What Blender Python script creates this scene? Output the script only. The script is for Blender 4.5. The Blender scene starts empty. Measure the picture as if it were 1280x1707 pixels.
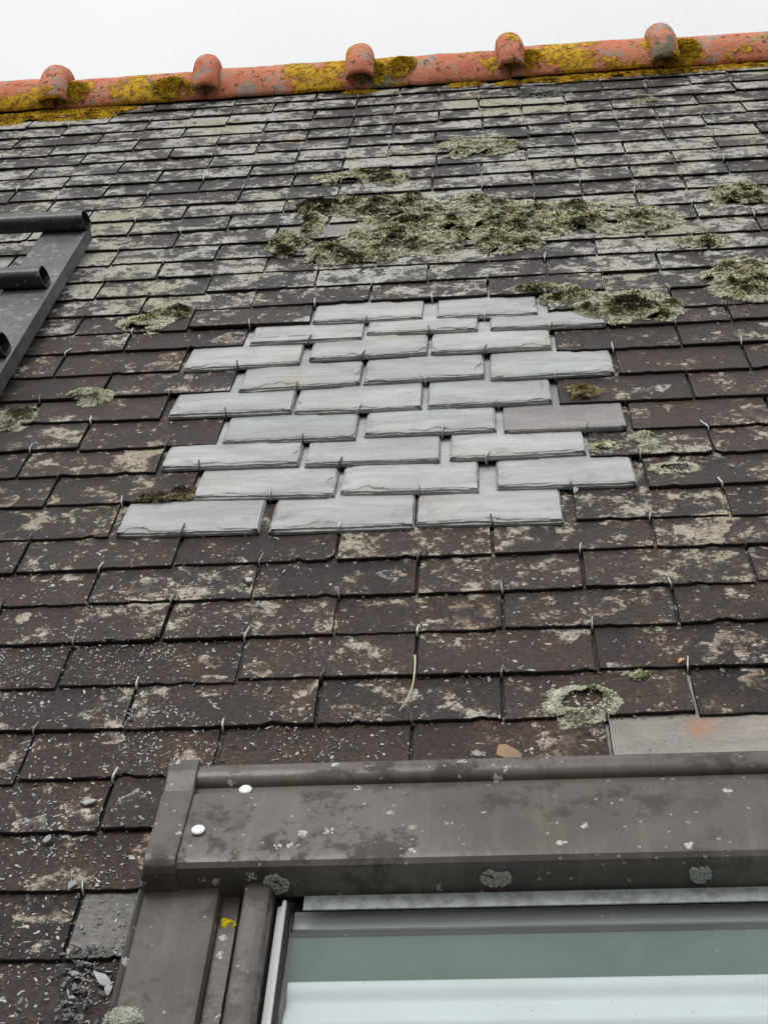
import bpy, bmesh, math, random
from mathutils import Vector, Matrix, noise

# ------------------------------------------------------------------ camera, sky, sun, exposure
scene = bpy.context.scene
COL = scene.collection
TH = math.radians(45.0)                       # roof pitch
BASE = Vector((0.0, 0.0, 5.5))                # world position of the roof frame's origin
RX = Matrix.Rotation(TH, 4, 'X')
ROOF = Matrix.Translation(BASE) @ RX          # roof frame: x along the ridge, y up the slope, z out of the slope

cam_d = bpy.data.cameras.new('camera')
cam = bpy.data.objects.new('camera', cam_d)
COL.objects.link(cam)
cam_d.sensor_fit = 'HORIZONTAL'
cam_d.sensor_width = 36.0
cam_d.lens = 36.0 * 2600.0 / 1280.0
cam_d.clip_start = 0.05
cam_d.clip_end = 2000.0
right = Vector((0.9967968, 0.04225784, -0.06790001))
down = Vector((-0.03796232, -0.4972585, -0.86677151))
fwd = Vector((-0.07039174, 0.86657271, -0.49406147))
mc = Matrix(((right.x, -down.x, -fwd.x, 0.22161), (right.y, -down.y, -fwd.y, -1.94976),
             (right.z, -down.z, -fwd.z, 1.12977), (0, 0, 0, 1)))
cam.matrix_world = ROOF @ mc
scene.camera = cam

SUN_EL, SUN_AZ = math.radians(66), math.radians(-145)   # high, veiled sun; azimuth from +Y (over the ridge) round by -X
world = bpy.data.worlds.new('World')
scene.world = world
world.use_nodes = True
wt = world.node_tree
for n in list(wt.nodes):
    wt.nodes.remove(n)
w_out = wt.nodes.new('ShaderNodeOutputWorld')
w_bg = wt.nodes.new('ShaderNodeBackground')
w_bg.inputs['Strength'].default_value = 0.1
w_sky = wt.nodes.new('ShaderNodeTexSky')
w_sky.sky_type = 'NISHITA'
w_sky.sun_disc = False
w_sky.sun_elevation = SUN_EL
w_sky.sun_rotation = SUN_AZ
w_hsv = wt.nodes.new('ShaderNodeHueSaturation')
w_hsv.inputs['Saturation'].default_value = 0.12
w_tc = wt.nodes.new('ShaderNodeTexCoord')
w_no = wt.nodes.new('ShaderNodeTexNoise')
w_no.inputs['Scale'].default_value = 2.2
w_no.inputs['Detail'].default_value = 4
w_ra = wt.nodes.new('ShaderNodeValToRGB')
w_ra.color_ramp.elements[0].position = 0.3
w_ra.color_ramp.elements[0].color = (8.0, 8.15, 8.3, 1)
w_ra.color_ramp.elements[1].position = 0.7
w_ra.color_ramp.elements[1].color = (9.25, 9.28, 9.28, 1)
w_mx = wt.nodes.new('ShaderNodeMixRGB')
w_mx.inputs[0].default_value = 0.93
wt.links.new(w_tc.outputs['Generated'], w_no.inputs['Vector'])
wt.links.new(w_no.outputs['Fac'], w_ra.inputs[0])
wt.links.new(w_sky.outputs[0], w_hsv.inputs['Color'])
wt.links.new(w_hsv.outputs[0], w_mx.inputs[1])
wt.links.new(w_ra.outputs[0], w_mx.inputs[2])
# an overcast dome is about three times brighter overhead than at the horizon
w_sep = wt.nodes.new('ShaderNodeSeparateXYZ')
wt.links.new(w_tc.outputs['Generated'], w_sep.inputs[0])
w_z = wt.nodes.new('ShaderNodeMapRange')
w_z.inputs['From Min'].default_value = 0.0
w_z.inputs['From Max'].default_value = 1.0
w_z.inputs['To Min'].default_value = 0.50
w_z.inputs['To Max'].default_value = 1.47
wt.links.new(w_sep.outputs['Z'], w_z.inputs['Value'])
w_mul = wt.nodes.new('ShaderNodeMixRGB')
w_mul.blend_type = 'MULTIPLY'
w_mul.inputs[0].default_value = 1.0
wt.links.new(w_mx.outputs[0], w_mul.inputs[1])
wt.links.new(w_z.outputs[0], w_mul.inputs[2])
wt.links.new(w_mul.outputs[0], w_bg.inputs['Color'])
wt.links.new(w_bg.outputs[0], w_out.inputs[0])

sun_d = bpy.data.lights.new('sun', 'SUN')
sun_d.energy = 1.5
sun_d.angle = math.radians(24)
sun_d.color = (1.0, 0.975, 0.94)
sun = bpy.data.objects.new('sun', sun_d)
COL.objects.link(sun)
to_sun = Vector((math.sin(SUN_AZ) * math.cos(SUN_EL), math.cos(SUN_AZ) * math.cos(SUN_EL), math.sin(SUN_EL)))
sun.rotation_euler = to_sun.to_track_quat('Z', 'Y').to_euler()
sun.location = (0, 0, 20)

scene.render.engine = 'CYCLES'
scene.cycles.use_adaptive_sampling = True
scene.cycles.adaptive_threshold = 0.03
scene.cycles.adaptive_min_samples = 16
scene.cycles.max_bounces = 5
scene.cycles.diffuse_bounces = 1
scene.cycles.glossy_bounces = 2
scene.cycles.transparent_max_bounces = 8
scene.render.resolution_x, scene.render.resolution_y = 767, 1024
vs = scene.view_settings
vs.view_transform = 'Standard'
vs.look = 'None'
vs.exposure = 0.06
vs.gamma = 1.0
vs.use_curve_mapping = False

rnd = random.Random(7)

# ------------------------------------------------------------------ helpers
def link(o, parent=None):
    COL.objects.link(o)
    if parent is not None:
        o.parent = parent
    return o

def tag(o, label=None, cat=None, group=None, kind=None):
    for k, v in (('label', label), ('category', cat), ('group', group), ('kind', kind)):
        if v:
            o[k] = v
    return o

def mesh(name, verts, faces, mats, parent=None, loc=None, smooth=False, colors=None, index=None):
    me = bpy.data.meshes.new(name)
    me.from_pydata([tuple(v) for v in verts], [], faces)
    for m in (mats if isinstance(mats, (list, tuple)) else [mats]):
        me.materials.append(m)
    if smooth:
        me.polygons.foreach_set('use_smooth', [True] * len(me.polygons))
    if index is not None:                        # which material each face takes
        me.polygons.foreach_set('material_index', index)
    if colors is not None:                       # one colour for each vertex
        at = me.color_attributes.new('tint', 'FLOAT_COLOR', 'POINT')
        flat = []
        for c in colors:
            flat += [c[0], c[1], c[2], 1.0]
        at.data.foreach_set('color', flat)
    me.update()
    o = bpy.data.objects.new(name, me)
    link(o, parent)
    if loc is not None:
        o.location = loc
    return o

def roof_root(name, u, v, w=0.0):
    """an Empty that stands on the slope, its axes those of the roof frame"""
    o = bpy.data.objects.new(name, None)
    o.empty_display_size = 0.05
    link(o)
    o.matrix_world = ROOF @ Matrix.Translation((u, v, w))
    return o

def on_roof(o, u, v, w=0.0):
    o.matrix_world = ROOF @ Matrix.Translation((u, v, w))
    return o

def extrude_profile(prof, u0, u1, segs=1):
    """closed (v, w) profile swept along u; returns verts, faces with caps"""
    V, F = [], []
    n = len(prof)
    for i in range(segs + 1):
        u = u0 + (u1 - u0) * i / segs
        V += [(u, a, b) for a, b in prof]
    for i in range(segs):
        for j in range(n):
            k = (j + 1) % n
            F.append((i * n + j, i * n + k, (i + 1) * n + k, (i + 1) * n + j))
    F.append(tuple(range(n - 1, -1, -1)))
    F.append(tuple(segs * n + j for j in range(n)))
    return V, F

def extrude_v(prof, v0, v1):
    """closed (u, w) profile swept along v"""
    n = len(prof)
    V = [(a, v0, b) for a, b in prof] + [(a, v1, b) for a, b in prof]
    F = [(j, (j + 1) % n, n + (j + 1) % n, n + j) for j in range(n)]
    F.append(tuple(range(n - 1, -1, -1)))
    F.append(tuple(range(n, 2 * n)))
    return V, F

def fix_normals(o):
    bm = bmesh.new()
    bm.from_mesh(o.data)
    bmesh.ops.recalc_face_normals(bm, faces=bm.faces)
    bm.to_mesh(o.data)
    bm.free()
    return o

def shade(o, angle=35):
    me = o.data
    me.polygons.foreach_set('use_smooth', [True] * len(me.polygons))
    try:
        me.set_sharp_from_angle(angle=math.radians(angle))
    except Exception:
        pass
    return o

def bevel(o, width, segs=2, angle=30):
    m = o.modifiers.new('edge', 'BEVEL')
    m.width = width
    m.segments = segs
    m.limit_method = 'ANGLE'
    m.angle_limit = math.radians(angle)
    return o

def box(name, u0, u1, v0, v1, w0, w1, mat, parent, bev=0.0):
    V = [(u0, v0, w0), (u1, v0, w0), (u1, v1, w0), (u0, v1, w0), (u0, v0, w1), (u1, v0, w1), (u1, v1, w1), (u0, v1, w1)]
    F = [(0, 3, 2, 1), (4, 5, 6, 7), (0, 1, 5, 4), (1, 2, 6, 5), (2, 3, 7, 6), (3, 0, 4, 7)]
    o = mesh(name, V, F, mat, parent)
    if bev:
        bevel(o, bev)
    return o

def tube(path, r, sides=6, r1=None):
    V, F = [], []
    n = len(path)
    for i, p in enumerate(path):
        p = Vector(p)
        a = Vector(path[max(0, i - 1)]); b = Vector(path[min(n - 1, i + 1)])
        t = (b - a).normalized()
        s = t.cross(Vector((1, 0, 0)))
        if s.length < 0.2:
            s = t.cross(Vector((0, 0, 1)))
        s.normalize()
        q = t.cross(s)
        rr = r if r1 is None else r + (r1 - r) * i / (n - 1)
        for k in range(sides):
            an = 2 * math.pi * k / sides
            V.append(p + (s * math.cos(an) + q * math.sin(an)) * rr)
    for i in range(n - 1):
        for k in range(sides):
            l = (k + 1) % sides
            F.append((i * sides + k, i * sides + l, (i + 1) * sides + l, (i + 1) * sides + k))
    F.append(tuple(range(sides - 1, -1, -1)))
    F.append(tuple((n - 1) * sides + k for k in range(sides)))
    return V, F

# ------------------------------------------------------------------ node helpers
class NT:
    def __init__(self, name, ref=None):
        self.m = bpy.data.materials.new(name)
        self.m.use_nodes = True
        self.t = self.m.node_tree
        self.t.nodes.clear()
        self.out = self.t.nodes.new('ShaderNodeOutputMaterial')
        tc = self.t.nodes.new('ShaderNodeTexCoord')
        if ref is not None:
            tc.object = ref
        self.P = tc.outputs['Object']
        sp = self.t.nodes.new('ShaderNodeSeparateXYZ')
        self.t.links.new(self.P, sp.inputs[0])
        self.u, self.v, self.w = sp.outputs
        oi = self.t.nodes.new('ShaderNodeObjectInfo')
        self.rand = oi.outputs['Random']

    def put(self, sock, val):
        if isinstance(val, bpy.types.NodeSocket):
            self.t.links.new(val, sock)
        elif isinstance(val, (tuple, list)) and len(val) == 3 and sock.type == 'RGBA':
            sock.default_value = (*val, 1)
        else:
            sock.default_value = val

    def math(self, op, a, b=0.0, c=0.0, clamp=False):
        n = self.t.nodes.new('ShaderNodeMath')
        n.operation = op
        n.use_clamp = clamp
        self.put(n.inputs[0], a); self.put(n.inputs[1], b); self.put(n.inputs[2], c)
        return n.outputs[0]

    def add(self, a, b): return self.math('ADD', a, b)
    def sub(self, a, b): return self.math('SUBTRACT', a, b)
    def mul(self, a, b): return self.math('MULTIPLY', a, b)

    def step(self, x, lo, hi, a=0.0, b=1.0):
        n = self.t.nodes.new('ShaderNodeMapRange')
        n.interpolation_type = 'SMOOTHSTEP'
        self.put(n.inputs['Value'], x); self.put(n.inputs['From Min'], lo); self.put(n.inputs['From Max'], hi)
        self.put(n.inputs['To Min'], a); self.put(n.inputs['To Max'], b)
        return n.outputs[0]

    def vmath(self, op, a, b=None, s=None):
        n = self.t.nodes.new('ShaderNodeVectorMath')
        n.operation = op
        self.put(n.inputs[0], a)
        if b is not None: self.put(n.inputs[1], b)
        if s is not None: self.put(n.inputs['Scale'], s)
        return n.outputs[0]

    def noise(self, scale, detail=3.0, rough=0.55, vec=None, dist=0.0, col=False):
        n = self.t.nodes.new('ShaderNodeTexNoise')
        n.inputs['Scale'].default_value = scale
        n.inputs['Detail'].default_value = detail
        n.inputs['Roughness'].default_value = rough
        n.inputs['Distortion'].default_value = dist
        self.t.links.new(vec if vec is not None else self.P, n.inputs['Vector'])
        return n.outputs['Color' if col else 'Fac']

    def vor(self, scale, vec=None, feature='F1', rand=1.0):
        n = self.t.nodes.new('ShaderNodeTexVoronoi')
        n.feature = feature
        n.inputs['Scale'].default_value = scale
        n.inputs['Randomness'].default_value = rand
        self.t.links.new(vec if vec is not None else self.P, n.inputs['Vector'])
        return n

    def mix(self, f, a, b, mode='MIX'):
        n = self.t.nodes.new('ShaderNodeMixRGB')
        n.blend_type = mode
        self.put(n.inputs[0], f); self.put(n.inputs[1], a); self.put(n.inputs[2], b)
        return n.outputs[0]

    def ramp(self, f, stops):
        n = self.t.nodes.new('ShaderNodeValToRGB')
        el = n.color_ramp.elements
        while len(el) < len(stops):
            el.new(0.5)
        for e, (p, c) in zip(el, stops):
            e.position = p
            e.color = (*c, 1)
        self.put(n.inputs[0], f)
        return n.outputs[0]

    def bump(self, h, strength, dist, nrm=None):
        n = self.t.nodes.new('ShaderNodeBump')
        n.inputs['Strength'].default_value = strength
        n.inputs['Distance'].default_value = dist
        self.put(n.inputs['Height'], h)
        if nrm is not None:
            self.t.links.new(nrm, n.inputs['Normal'])
        return n.outputs[0]

    def attr(self, name):
        n = self.t.nodes.new('ShaderNodeAttribute')
        n.attribute_name = name
        return n.outputs['Color']

    def finish(self, color, rough=0.8, nrm=None, metal=0.0, spec=0.5):
        b = self.t.nodes.new('ShaderNodeBsdfPrincipled')
        self.put(b.inputs['Base Color'], color)
        self.put(b.inputs['Roughness'], rough)
        self.put(b.inputs['Metallic'], metal)
        self.put(b.inputs['Specular IOR Level'], spec)
        if nrm is not None:
            self.t.links.new(nrm, b.inputs['Normal'])
        self.t.links.new(b.outputs[0], self.out.inputs['Surface'])
        self.bsdf = b
        return self.m

# ------------------------------------------------------------------ the roof thing
roof = bpy.data.objects.new('slate_roof', None)
link(roof)
roof.matrix_world = ROOF
tag(roof, 'steep old slate roof slope with terracotta ridge and a patch of new pale slates', 'roof')

# ------------------------------------------------------------------ materials
def slate_base(N):
    """weathered slate: dark stone, crusty grey lichen, tan rosettes, pale chips; all laid out in the roof's own metres"""
    r = N.rand
    P = N.P
    grain = N.noise(170, 3, 0.8)
    broad = N.noise(2.6, 2, 0.55)
    mid = N.noise(13, 3, 0.65, dist=0.5)
    fine = N.noise(40, 6, 0.85)
    hi = N.step(N.v, 0.62, 1.10)                      # towards the ridge the slates are greyer and more lichened
    lo = N.step(N.v, 0.1, -0.35)
    left = N.step(N.u, 0.12, -0.35)
    stone = N.ramp(r, [(0.0, (0.013, 0.0105, 0.0105)), (0.2, (0.036, 0.021, 0.018)), (0.4, (0.021, 0.016, 0.0155)), (0.55, (0.040, 0.030, 0.026)),
                       (0.75, (0.052, 0.030, 0.024)), (1.0, (0.023, 0.0205, 0.020))])
    warm = N.mul(N.step(mid, 0.44, 0.64), N.step(N.v, 1.0, 0.5, 0.05, 0.6))
    c = N.mix(warm, stone, (0.090, 0.050, 0.031))
    c = N.mix(N.mul(hi, 0.5), c, (0.026, 0.025, 0.026))
    c = N.mix(N.step(grain, 0.38, 0.64), N.mix(0.5, c, (0.004, 0.0035, 0.0035)), N.mix(0.035, c, (0.36, 0.29, 0.22)))
    # crust lichen
    cover = N.add(N.add(N.mul(hi, 0.058), N.mul(N.sub(broad, 0.5), 0.30)), N.mul(N.sub(r, 0.5), 0.07))
    field = N.add(N.mul(fine, 0.58), N.mul(mid, 0.42))
    thr = N.sub(N.step(N.u, 0.25, 0.75, 0.562, 0.576), cover)
    thr = N.add(thr, N.mul(lo, 0.022))
    over = N.sub(field, thr)
    m1 = N.step(over, -0.008, 0.022)
    film = N.mul(N.step(over, -0.09, 0.0), N.add(N.mul(hi, 0.28), 0.10))
    c = N.mix(film, c, N.mix(N.step(grain, 0.42, 0.6), (0.03, 0.028, 0.024), (0.20, 0.19, 0.165)))
    crustc = N.mix(N.step(broad, 0.50, 0.66), (0.50, 0.49, 0.455), (0.42, 0.41, 0.31))
    crustc = N.mix(N.step(N.v, 0.9, 0.3, 0.0, 0.45), crustc, (0.44, 0.35, 0.26))
    crustc = N.mix(N.step(grain, 0.42, 0.57), N.mix(0.5, crustc, (0.07, 0.066, 0.058)), crustc)
    c = N.mix(N.mul(m1, 0.95), c, crustc)
    # rosettes: rings that grow outwards
    wob = N.vmath('ADD', P, N.vmath('SCALE', N.noise(30, 2, 0.7, col=True), s=0.045))
    flat = N.vmath('MULTIPLY', wob, (1, 1, 0.0))
    for sc, keep in ((9.0, 0.55), (18.0, 0.66)):
        vo = N.vor(sc, flat)
        cell = N.t.nodes.new('ShaderNodeSeparateColor')
        N.t.links.new(vo.outputs['Color'], cell.inputs[0])
        rad = N.step(cell.outputs[0], keep, 1.0, -0.05, 0.42)
        d = N.sub(rad, vo.outputs['Distance'])
        ring = N.mul(N.step(d, 0.0, 0.04), N.step(d, 0.07, 0.22, 1.0, 0.15))
        ring = N.mul(N.mul(ring, N.step(fine, 0.47, 0.55)), N.step(grain, 0.36, 0.54, 0.2, 1.0))
        rc = N.mix(cell.outputs[1], (0.38, 0.28, 0.2), (0.56, 0.53, 0.46))
        c = N.mix(N.mul(ring, 0.9), c, rc)
    # chips and bird lime in drifts, thicker low on the slope
    vo = N.vor(150, N.vmath('MULTIPLY', wob, (0.75, 1.0, 1.0)))
    cell = N.t.nodes.new('ShaderNodeSeparateColor')
    N.t.links.new(vo.outputs['Color'], cell.inputs[0])
    lim = N.sub(0.96, N.add(N.mul(N.mul(lo, left), 0.16), N.add(N.mul(lo, 0.08), N.step(mid, 0.45, 0.65, 0.0, 0.12))))
    on = N.mul(N.step(cell.outputs[0], lim, N.add(lim, 0.02)), N.step(vo.outputs['Distance'], 0.36, 0.22))
    c = N.mix(N.mul(on, 0.9), c, N.mix(cell.outputs[1], (0.2, 0.19, 0.17), (0.62, 0.61, 0.57)))
    nr = N.bump(N.add(N.mul(fine, 0.9), N.mul(grain, 0.3)), 0.65, 0.006)
    rough = N.add(N.step(m1, 0.0, 1.0, 0.52, 0.92), N.mul(N.sub(mid, 0.5), 0.5))
    return c, rough, nr

N = NT('old_slate', roof)
c, ro, nr = slate_base(N)
M_OLD = N.finish(c, ro, nr, spec=0.2)

N = NT('slate_edge', roof)
M_EDGE = N.finish(N.mix(N.noise(120, 3, 0.7), (0.010, 0.009, 0.009), (0.035, 0.029, 0.027)), 0.85, spec=0.15)

def fresh(name, tone, warm, dirt, stain=None):
    N = NT(name, roof)
    r = N.rand
    shift = N.vmath('ADD', N.P, N.vmath('SCALE', N.vmath('MULTIPLY', (13.0, 7.0, 0.0), (1, 1, 1)), s=r))
    st = N.noise(7, 5, 0.62, vec=N.vmath('MULTIPLY', shift, (1.0, 3.2, 1.0)), dist=0.6)
    fi = N.noise(120, 4, 0.7)
    big = N.noise(5.5, 3, 0.6, vec=shift)
    c = N.mix(N.step(st, 0.3, 0.72), tuple(x * 0.74 for x in tone), tuple(x * 1.16 for x in tone))
    c = N.mix(1.0, c, N.ramp(r, [(0.0, (0.74, 0.76, 0.78)), (0.3, (0.98, 0.98, 0.98)), (0.5, (0.84, 0.86, 0.87)), (0.7, (1.06, 1.05, 1.03)), (1.0, (0.80, 0.80, 0.79))]), 'MULTIPLY')
    c = N.mix(N.mul(N.step(N.noise(4.0, 5, 0.7, vec=N.vmath('MULTIPLY', shift, (1.0, 6.0, 1.0)), dist=1.0), 0.50, 0.62), 0.35), c, tuple(x * 0.55 for x in tone))
    c = N.mix(N.mul(N.step(big, 0.53, 0.72), warm), c, (0.42, 0.35, 0.25))
    rim = N.attr('tint')
    sep = N.t.nodes.new('ShaderNodeSeparateColor')
    N.t.links.new(rim, sep.inputs[0])
    rust = N.mul(N.mul(sep.outputs[0], N.step(N.noise(9, 3, 0.6, vec=shift), 0.47, 0.62)), 0.30)
    c = N.mix(rust, c, (0.40, 0.29, 0.17))
    c = N.mix(N.mul(sep.outputs[1], 0.8), c, (0.095, 0.10, 0.103))
    c = N.mix(N.step(fi, 0.3, 0.7, 0.3, 0.0), c, (0.25, 0.26, 0.265))
    c = N.mix(N.mul(N.step(N.noise(17, 5, 0.7, vec=shift), 0.56, 0.7), dirt), c, (0.13, 0.12, 0.11))
    # scratches
    sc = N.noise(26, 2, 0.4, vec=N.vmath('MULTIPLY', shift, (0.5, 5.0, 1.0)), dist=1.5)
    c = N.mix(N.mul(N.step(N.math('ABSOLUTE', N.sub(sc, 0.5)), 0.012, 0.0), 0.22), c, (0.66, 0.67, 0.67))
    h = N.add(N.mul(st, 1.0), N.add(N.mul(fi, 0.35), N.mul(N.noise(30, 5, 0.65, vec=shift), 0.6)))
    if stain is not None:                           # iron has bled down from a hook
        d = N.vmath('MULTIPLY', N.vmath('SUBTRACT', N.P, (stain[0], stain[1], 0.0)), (42.0, 34.0, 0.0))
        ln = N.t.nodes.new('ShaderNodeVectorMath'); ln.operation = 'LENGTH'
        N.t.links.new(d, ln.inputs[0])
        k = N.step(N.add(ln.outputs['Value'], N.mul(N.sub(N.noise(90, 4, 0.7), 0.5), 2.4)), 1.1, 0.3)
        c = N.mix(N.mul(k, 0.7), c, (0.33, 0.15, 0.075))
    return N.finish(c, N.step(fi, 0.2, 0.8, 0.42, 0.62), N.bump(h, 0.85, 0.006), spec=0.5)

M_NEW = fresh('new_slate', (0.44, 0.45, 0.452), 0.36, 0.35)
M_PURPLE = fresh('purple_slate', (0.25, 0.23, 0.225), 0.45, 0.5)
M_GREYW = fresh('weathered_grey_slate', (0.085, 0.080, 0.074), 0.2, 0.85)
M_SLAB = fresh('tan_grey_slate', (0.27, 0.24, 0.205), 0.8, 0.45, (0.450, -0.493))

N = NT('hook_steel')
M_HOOK = N.finish(N.ramp(N.rand, [(0.0, (0.07, 0.06, 0.055)), (0.35, (0.13, 0.12, 0.11)), (0.55, (0.34, 0.33, 0.31)), (1.0, (0.56, 0.55, 0.52))]),
                  N.step(N.noise(300, 2), 0.3, 0.7, 0.35, 0.6), metal=0.55)

N = NT('terracotta', roof)
sh = N.vmath('ADD', N.P, N.vmath('SCALE', (5.0, 3.0, 1.0), s=N.rand))
tone = N.noise(7, 4, 0.6)
c = N.mix(N.step(tone, 0.3, 0.7), (0.54, 0.165, 0.085), (0.66, 0.27, 0.17))
c = N.mix(N.mul(N.step(N.noise(26, 5, 0.7), 0.52, 0.66), 0.5), c, (0.52, 0.27, 0.2))
pit = N.step(N.noise(48, 5, 0.75), 0.57, 0.64)
c = N.mix(N.mul(pit, 0.75), c, (0.10, 0.06, 0.05))
c = N.mix(N.mul(N.step(N.noise(14, 5, 0.75), 0.54, 0.62), 0.85), c, (0.33, 0.32, 0.28))
top = N.step(N.w, 0.055, 0.10)                    # algae likes the crown of the tiles
c = N.mix(N.mul(N.step(N.add(N.noise(6.5, 5, 0.68), N.mul(top, 0.05)), 0.575, 0.65), 0.9), c,
          N.mix(N.noise(70, 3), (0.10, 0.115, 0.075), (0.25, 0.27, 0.215)))
yl = N.step(N.noise(5.2, 6, 0.74, vec=N.vmath('ADD', N.P, (3.7, 1.1, 0.4))), N.step(N.w, 0.085, 0.03, 0.575, 0.505), N.step(N.w, 0.085, 0.03, 0.605, 0.535))
yc = N.mix(N.step(N.noise(60, 4, 0.8), 0.38, 0.6), (0.22, 0.13, 0.012), (0.72, 0.42, 0.02))
c = N.mix(N.mul(yl, 0.93), c, yc)
h = N.add(N.mul(N.noise(45, 5, 0.7), 0.8), N.add(N.mul(pit, -0.5), N.mul(yl, 0.6)))
M_TERRA = N.finish(c, 0.9, N.bump(h, 0.9, 0.006), spec=0.25)

def tinted(name, rough=0.95, bump=0.5):
    N = NT(name)
    c = N.attr('tint')
    c = N.mix(N.step(N.noise(260, 3, 0.6), 0.3, 0.7, 0.0, 0.35), c, N.mix(0.5, c, (0.02, 0.02, 0.015)))
    return N.finish(c, rough, N.bump(N.noise(220, 4, 0.7), bump, 0.003), spec=0.2)

M_TINT = tinted('moss_and_lichen')
N = NT('chip_stone')
M_CHIP = N.finish(N.mix(N.step(N.noise(120, 3), 0.3, 0.7), N.attr('tint'), N.mix(0.4, N.attr('tint'), (0.1, 0.1, 0.1))), 0.6)

# ------------------------------------------------------------------ slate courses
# (course, height up the slope, drift of the course along the ridge, where its hooks sit)
E_ = 0.09446
T_OLD, T_NEW = 0.0057, 0.0084
ROWS = [
(-12, -1.1216, 0.0, []), (-11, -1.0271, 0.0, []), (-10, -0.9326, 0.0, []), (-9, -0.8382, 0.0, []), (-8, -0.7437, 0.0, []), (-7, -0.6492, 0.0, []), (-6, -0.5628, 0.0, []),
(-5, -0.4693, 0.0008, [-0.341, -0.111, 0.115, 0.344]), (-4, -0.3779, 0.0012, [-0.232, 0.0, 0.223, 0.45]),
(-3, -0.2822, 0.0034, [-0.334, -0.107, 0.117, 0.341]), (-2, -0.1895, 0.0007, [-0.455, -0.219, 0.009, 0.228, 0.451]),
(-1, -0.0965, 0.0076, [-0.336, -0.109, 0.114, 0.338, 0.564]), (0, -0.0112, -0.003, [-0.459, -0.232, -0.002, 0.218, 0.442]),
(1, 0.0853, -0.0118, [-0.341, -0.114, 0.11, 0.336, 0.556]), (2, 0.1823, -0.0061, [-0.461, -0.236, -0.014, 0.213, 0.448]),
(3, 0.2723, -0.013, [-0.304, -0.08, 0.144, 0.37, 0.56]), (4, 0.3765, -0.0053, [-0.449, -0.219, 0.003, 0.235, 0.443]),
(5, 0.4736, 0.0027, [-0.558, -0.33, -0.108, 0.112, 0.334]), (6, 0.5768, 0.0147, [-0.451, -0.223, -0.002, 0.215, 0.44]),
(7, 0.6775, 0.0124, [-0.556, -0.327, -0.104, 0.116, 0.335]), (8, 0.7577, -0.002, [-0.224, -0.004, 0.218]),
]
for k in range(9, 27):
    ROWS.append((k, k * E_, 0.04045 * (k - 6) / 19, []))
W_ = 0.225
U_MIN, U_MAX = -1.75, 1.75
def hooks_of(k, known):
    h = list(known)
    if not h:
        ph = 0.0 if k % 2 == 0 else 0.5
        h = [(j + ph) * W_ + rnd.uniform(-0.006, 0.006) for j in range(-3, 4)]
    while h[0] > U_MIN: h.insert(0, h[0] - W_ + rnd.uniform(-0.005, 0.005))
    while h[-1] < U_MAX: h.append(h[-1] + W_ + rnd.uniform(-0.005, 0.005))
    return h
HOOKS = {k: hooks_of(k, hk) for k, a, b, hk in ROWS}
HOOKS[27] = hooks_of(27, [])
ROWD = {k: (a, b) for k, a, b, hk in ROWS}

NEW = {0: [(-0.331, -0.011, -0.119, -0.015), (-0.105, -0.019, 0.106, -0.018), (0.109, -0.013, 0.32, -0.02)],
1: [(-0.232, 0.093, -0.016, 0.084), (-0.008, 0.09, 0.2, 0.081), (0.227, 0.088, 0.434, 0.084)],
2: [(-0.298, 0.191, -0.079, 0.188), (-0.07, 0.184, 0.141, 0.181), (0.156, 0.184, 0.367, 0.188)],
3: [(-0.212, 0.273, 0.005, 0.269), (0.018, 0.278, 0.23, 0.276), (0.242, 0.268, 0.436, 0.267)],
4: [(-0.317, 0.377, -0.108, 0.377), (-0.104, 0.372, 0.109, 0.37), (0.118, 0.371, 0.324, 0.374)],
5: [(-0.209, 0.464, 0.0, 0.479), (0.006, 0.478, 0.214, 0.486), (0.224, 0.472, 0.435, 0.475)],
6: [(-0.321, 0.564, -0.112, 0.573), (-0.097, 0.584, 0.114, 0.592), (0.12, 0.591, 0.334, 0.594)],
7: [(-0.214, 0.668, -0.005, 0.669), (0.0, 0.691, 0.205, 0.686), (0.227, 0.684, 0.436, 0.681)],
8: [(-0.105, 0.754, 0.103, 0.749), (0.128, 0.749, 0.317, 0.746)]}

SLOPE = T_OLD / E_
SLOPE_NEW = T_NEW / E_
def surf(u, v):
    """height of the exposed slate face at a point of the slope"""
    best = None
    for k, a, b, _ in ROWS:
        v0 = a + b * u
        if v0 <= v:
            best = v0
        else:
            break
    if best is None:
        best = v
    return -(v - best) * SLOPE

def old_outline(wd, L, d_l, d_r, rg, clip):
    """outline of a weathered slate, counter-clockwise from bottom left, y = 0 at its tail"""
    pts = []
    hw = wd / 2
    nb = 18
    for i in range(nb + 1):
        f = i / nb
        x = -hw + wd * f
        y = d_l + (d_r - d_l) * f + rg.uniform(-0.0012, 0.0012)
        if rg.random() < 0.08:
            y += rg.uniform(0.001, 0.006)
        if clip == 'r' and i == nb: y += 0.012
        if clip == 'l' and i == 0: y += 0.012
        pts.append([x, y])
    for i in range(1, 7):
        f = i / 6
        pts.append([hw + rg.uniform(-0.0012, 0.0008), d_r + (L - d_r) * f])
    for i in range(0, 6):
        f = 1 - i / 6
        pts.append([-hw + rg.uniform(-0.0008, 0.0012), d_l + (L - d_l) * f])
    return pts

def shell(levels):
    """stack of same-length rings from the underside up; closed below and above"""
    n = len(levels[0])
    V, F = [], []
    for ring in levels:
        V += ring
    for l in range(len(levels) - 1):
        for j in range(n):
            k = (j + 1) % n
            F.append((l * n + j, l * n + k, (l + 1) * n + k, (l + 1) * n + j))
    F.append(tuple(range(n - 1, -1, -1)))
    m = (len(levels) - 1) * n
    F.append(tuple(range(m, m + n)))
    return V, F

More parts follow.
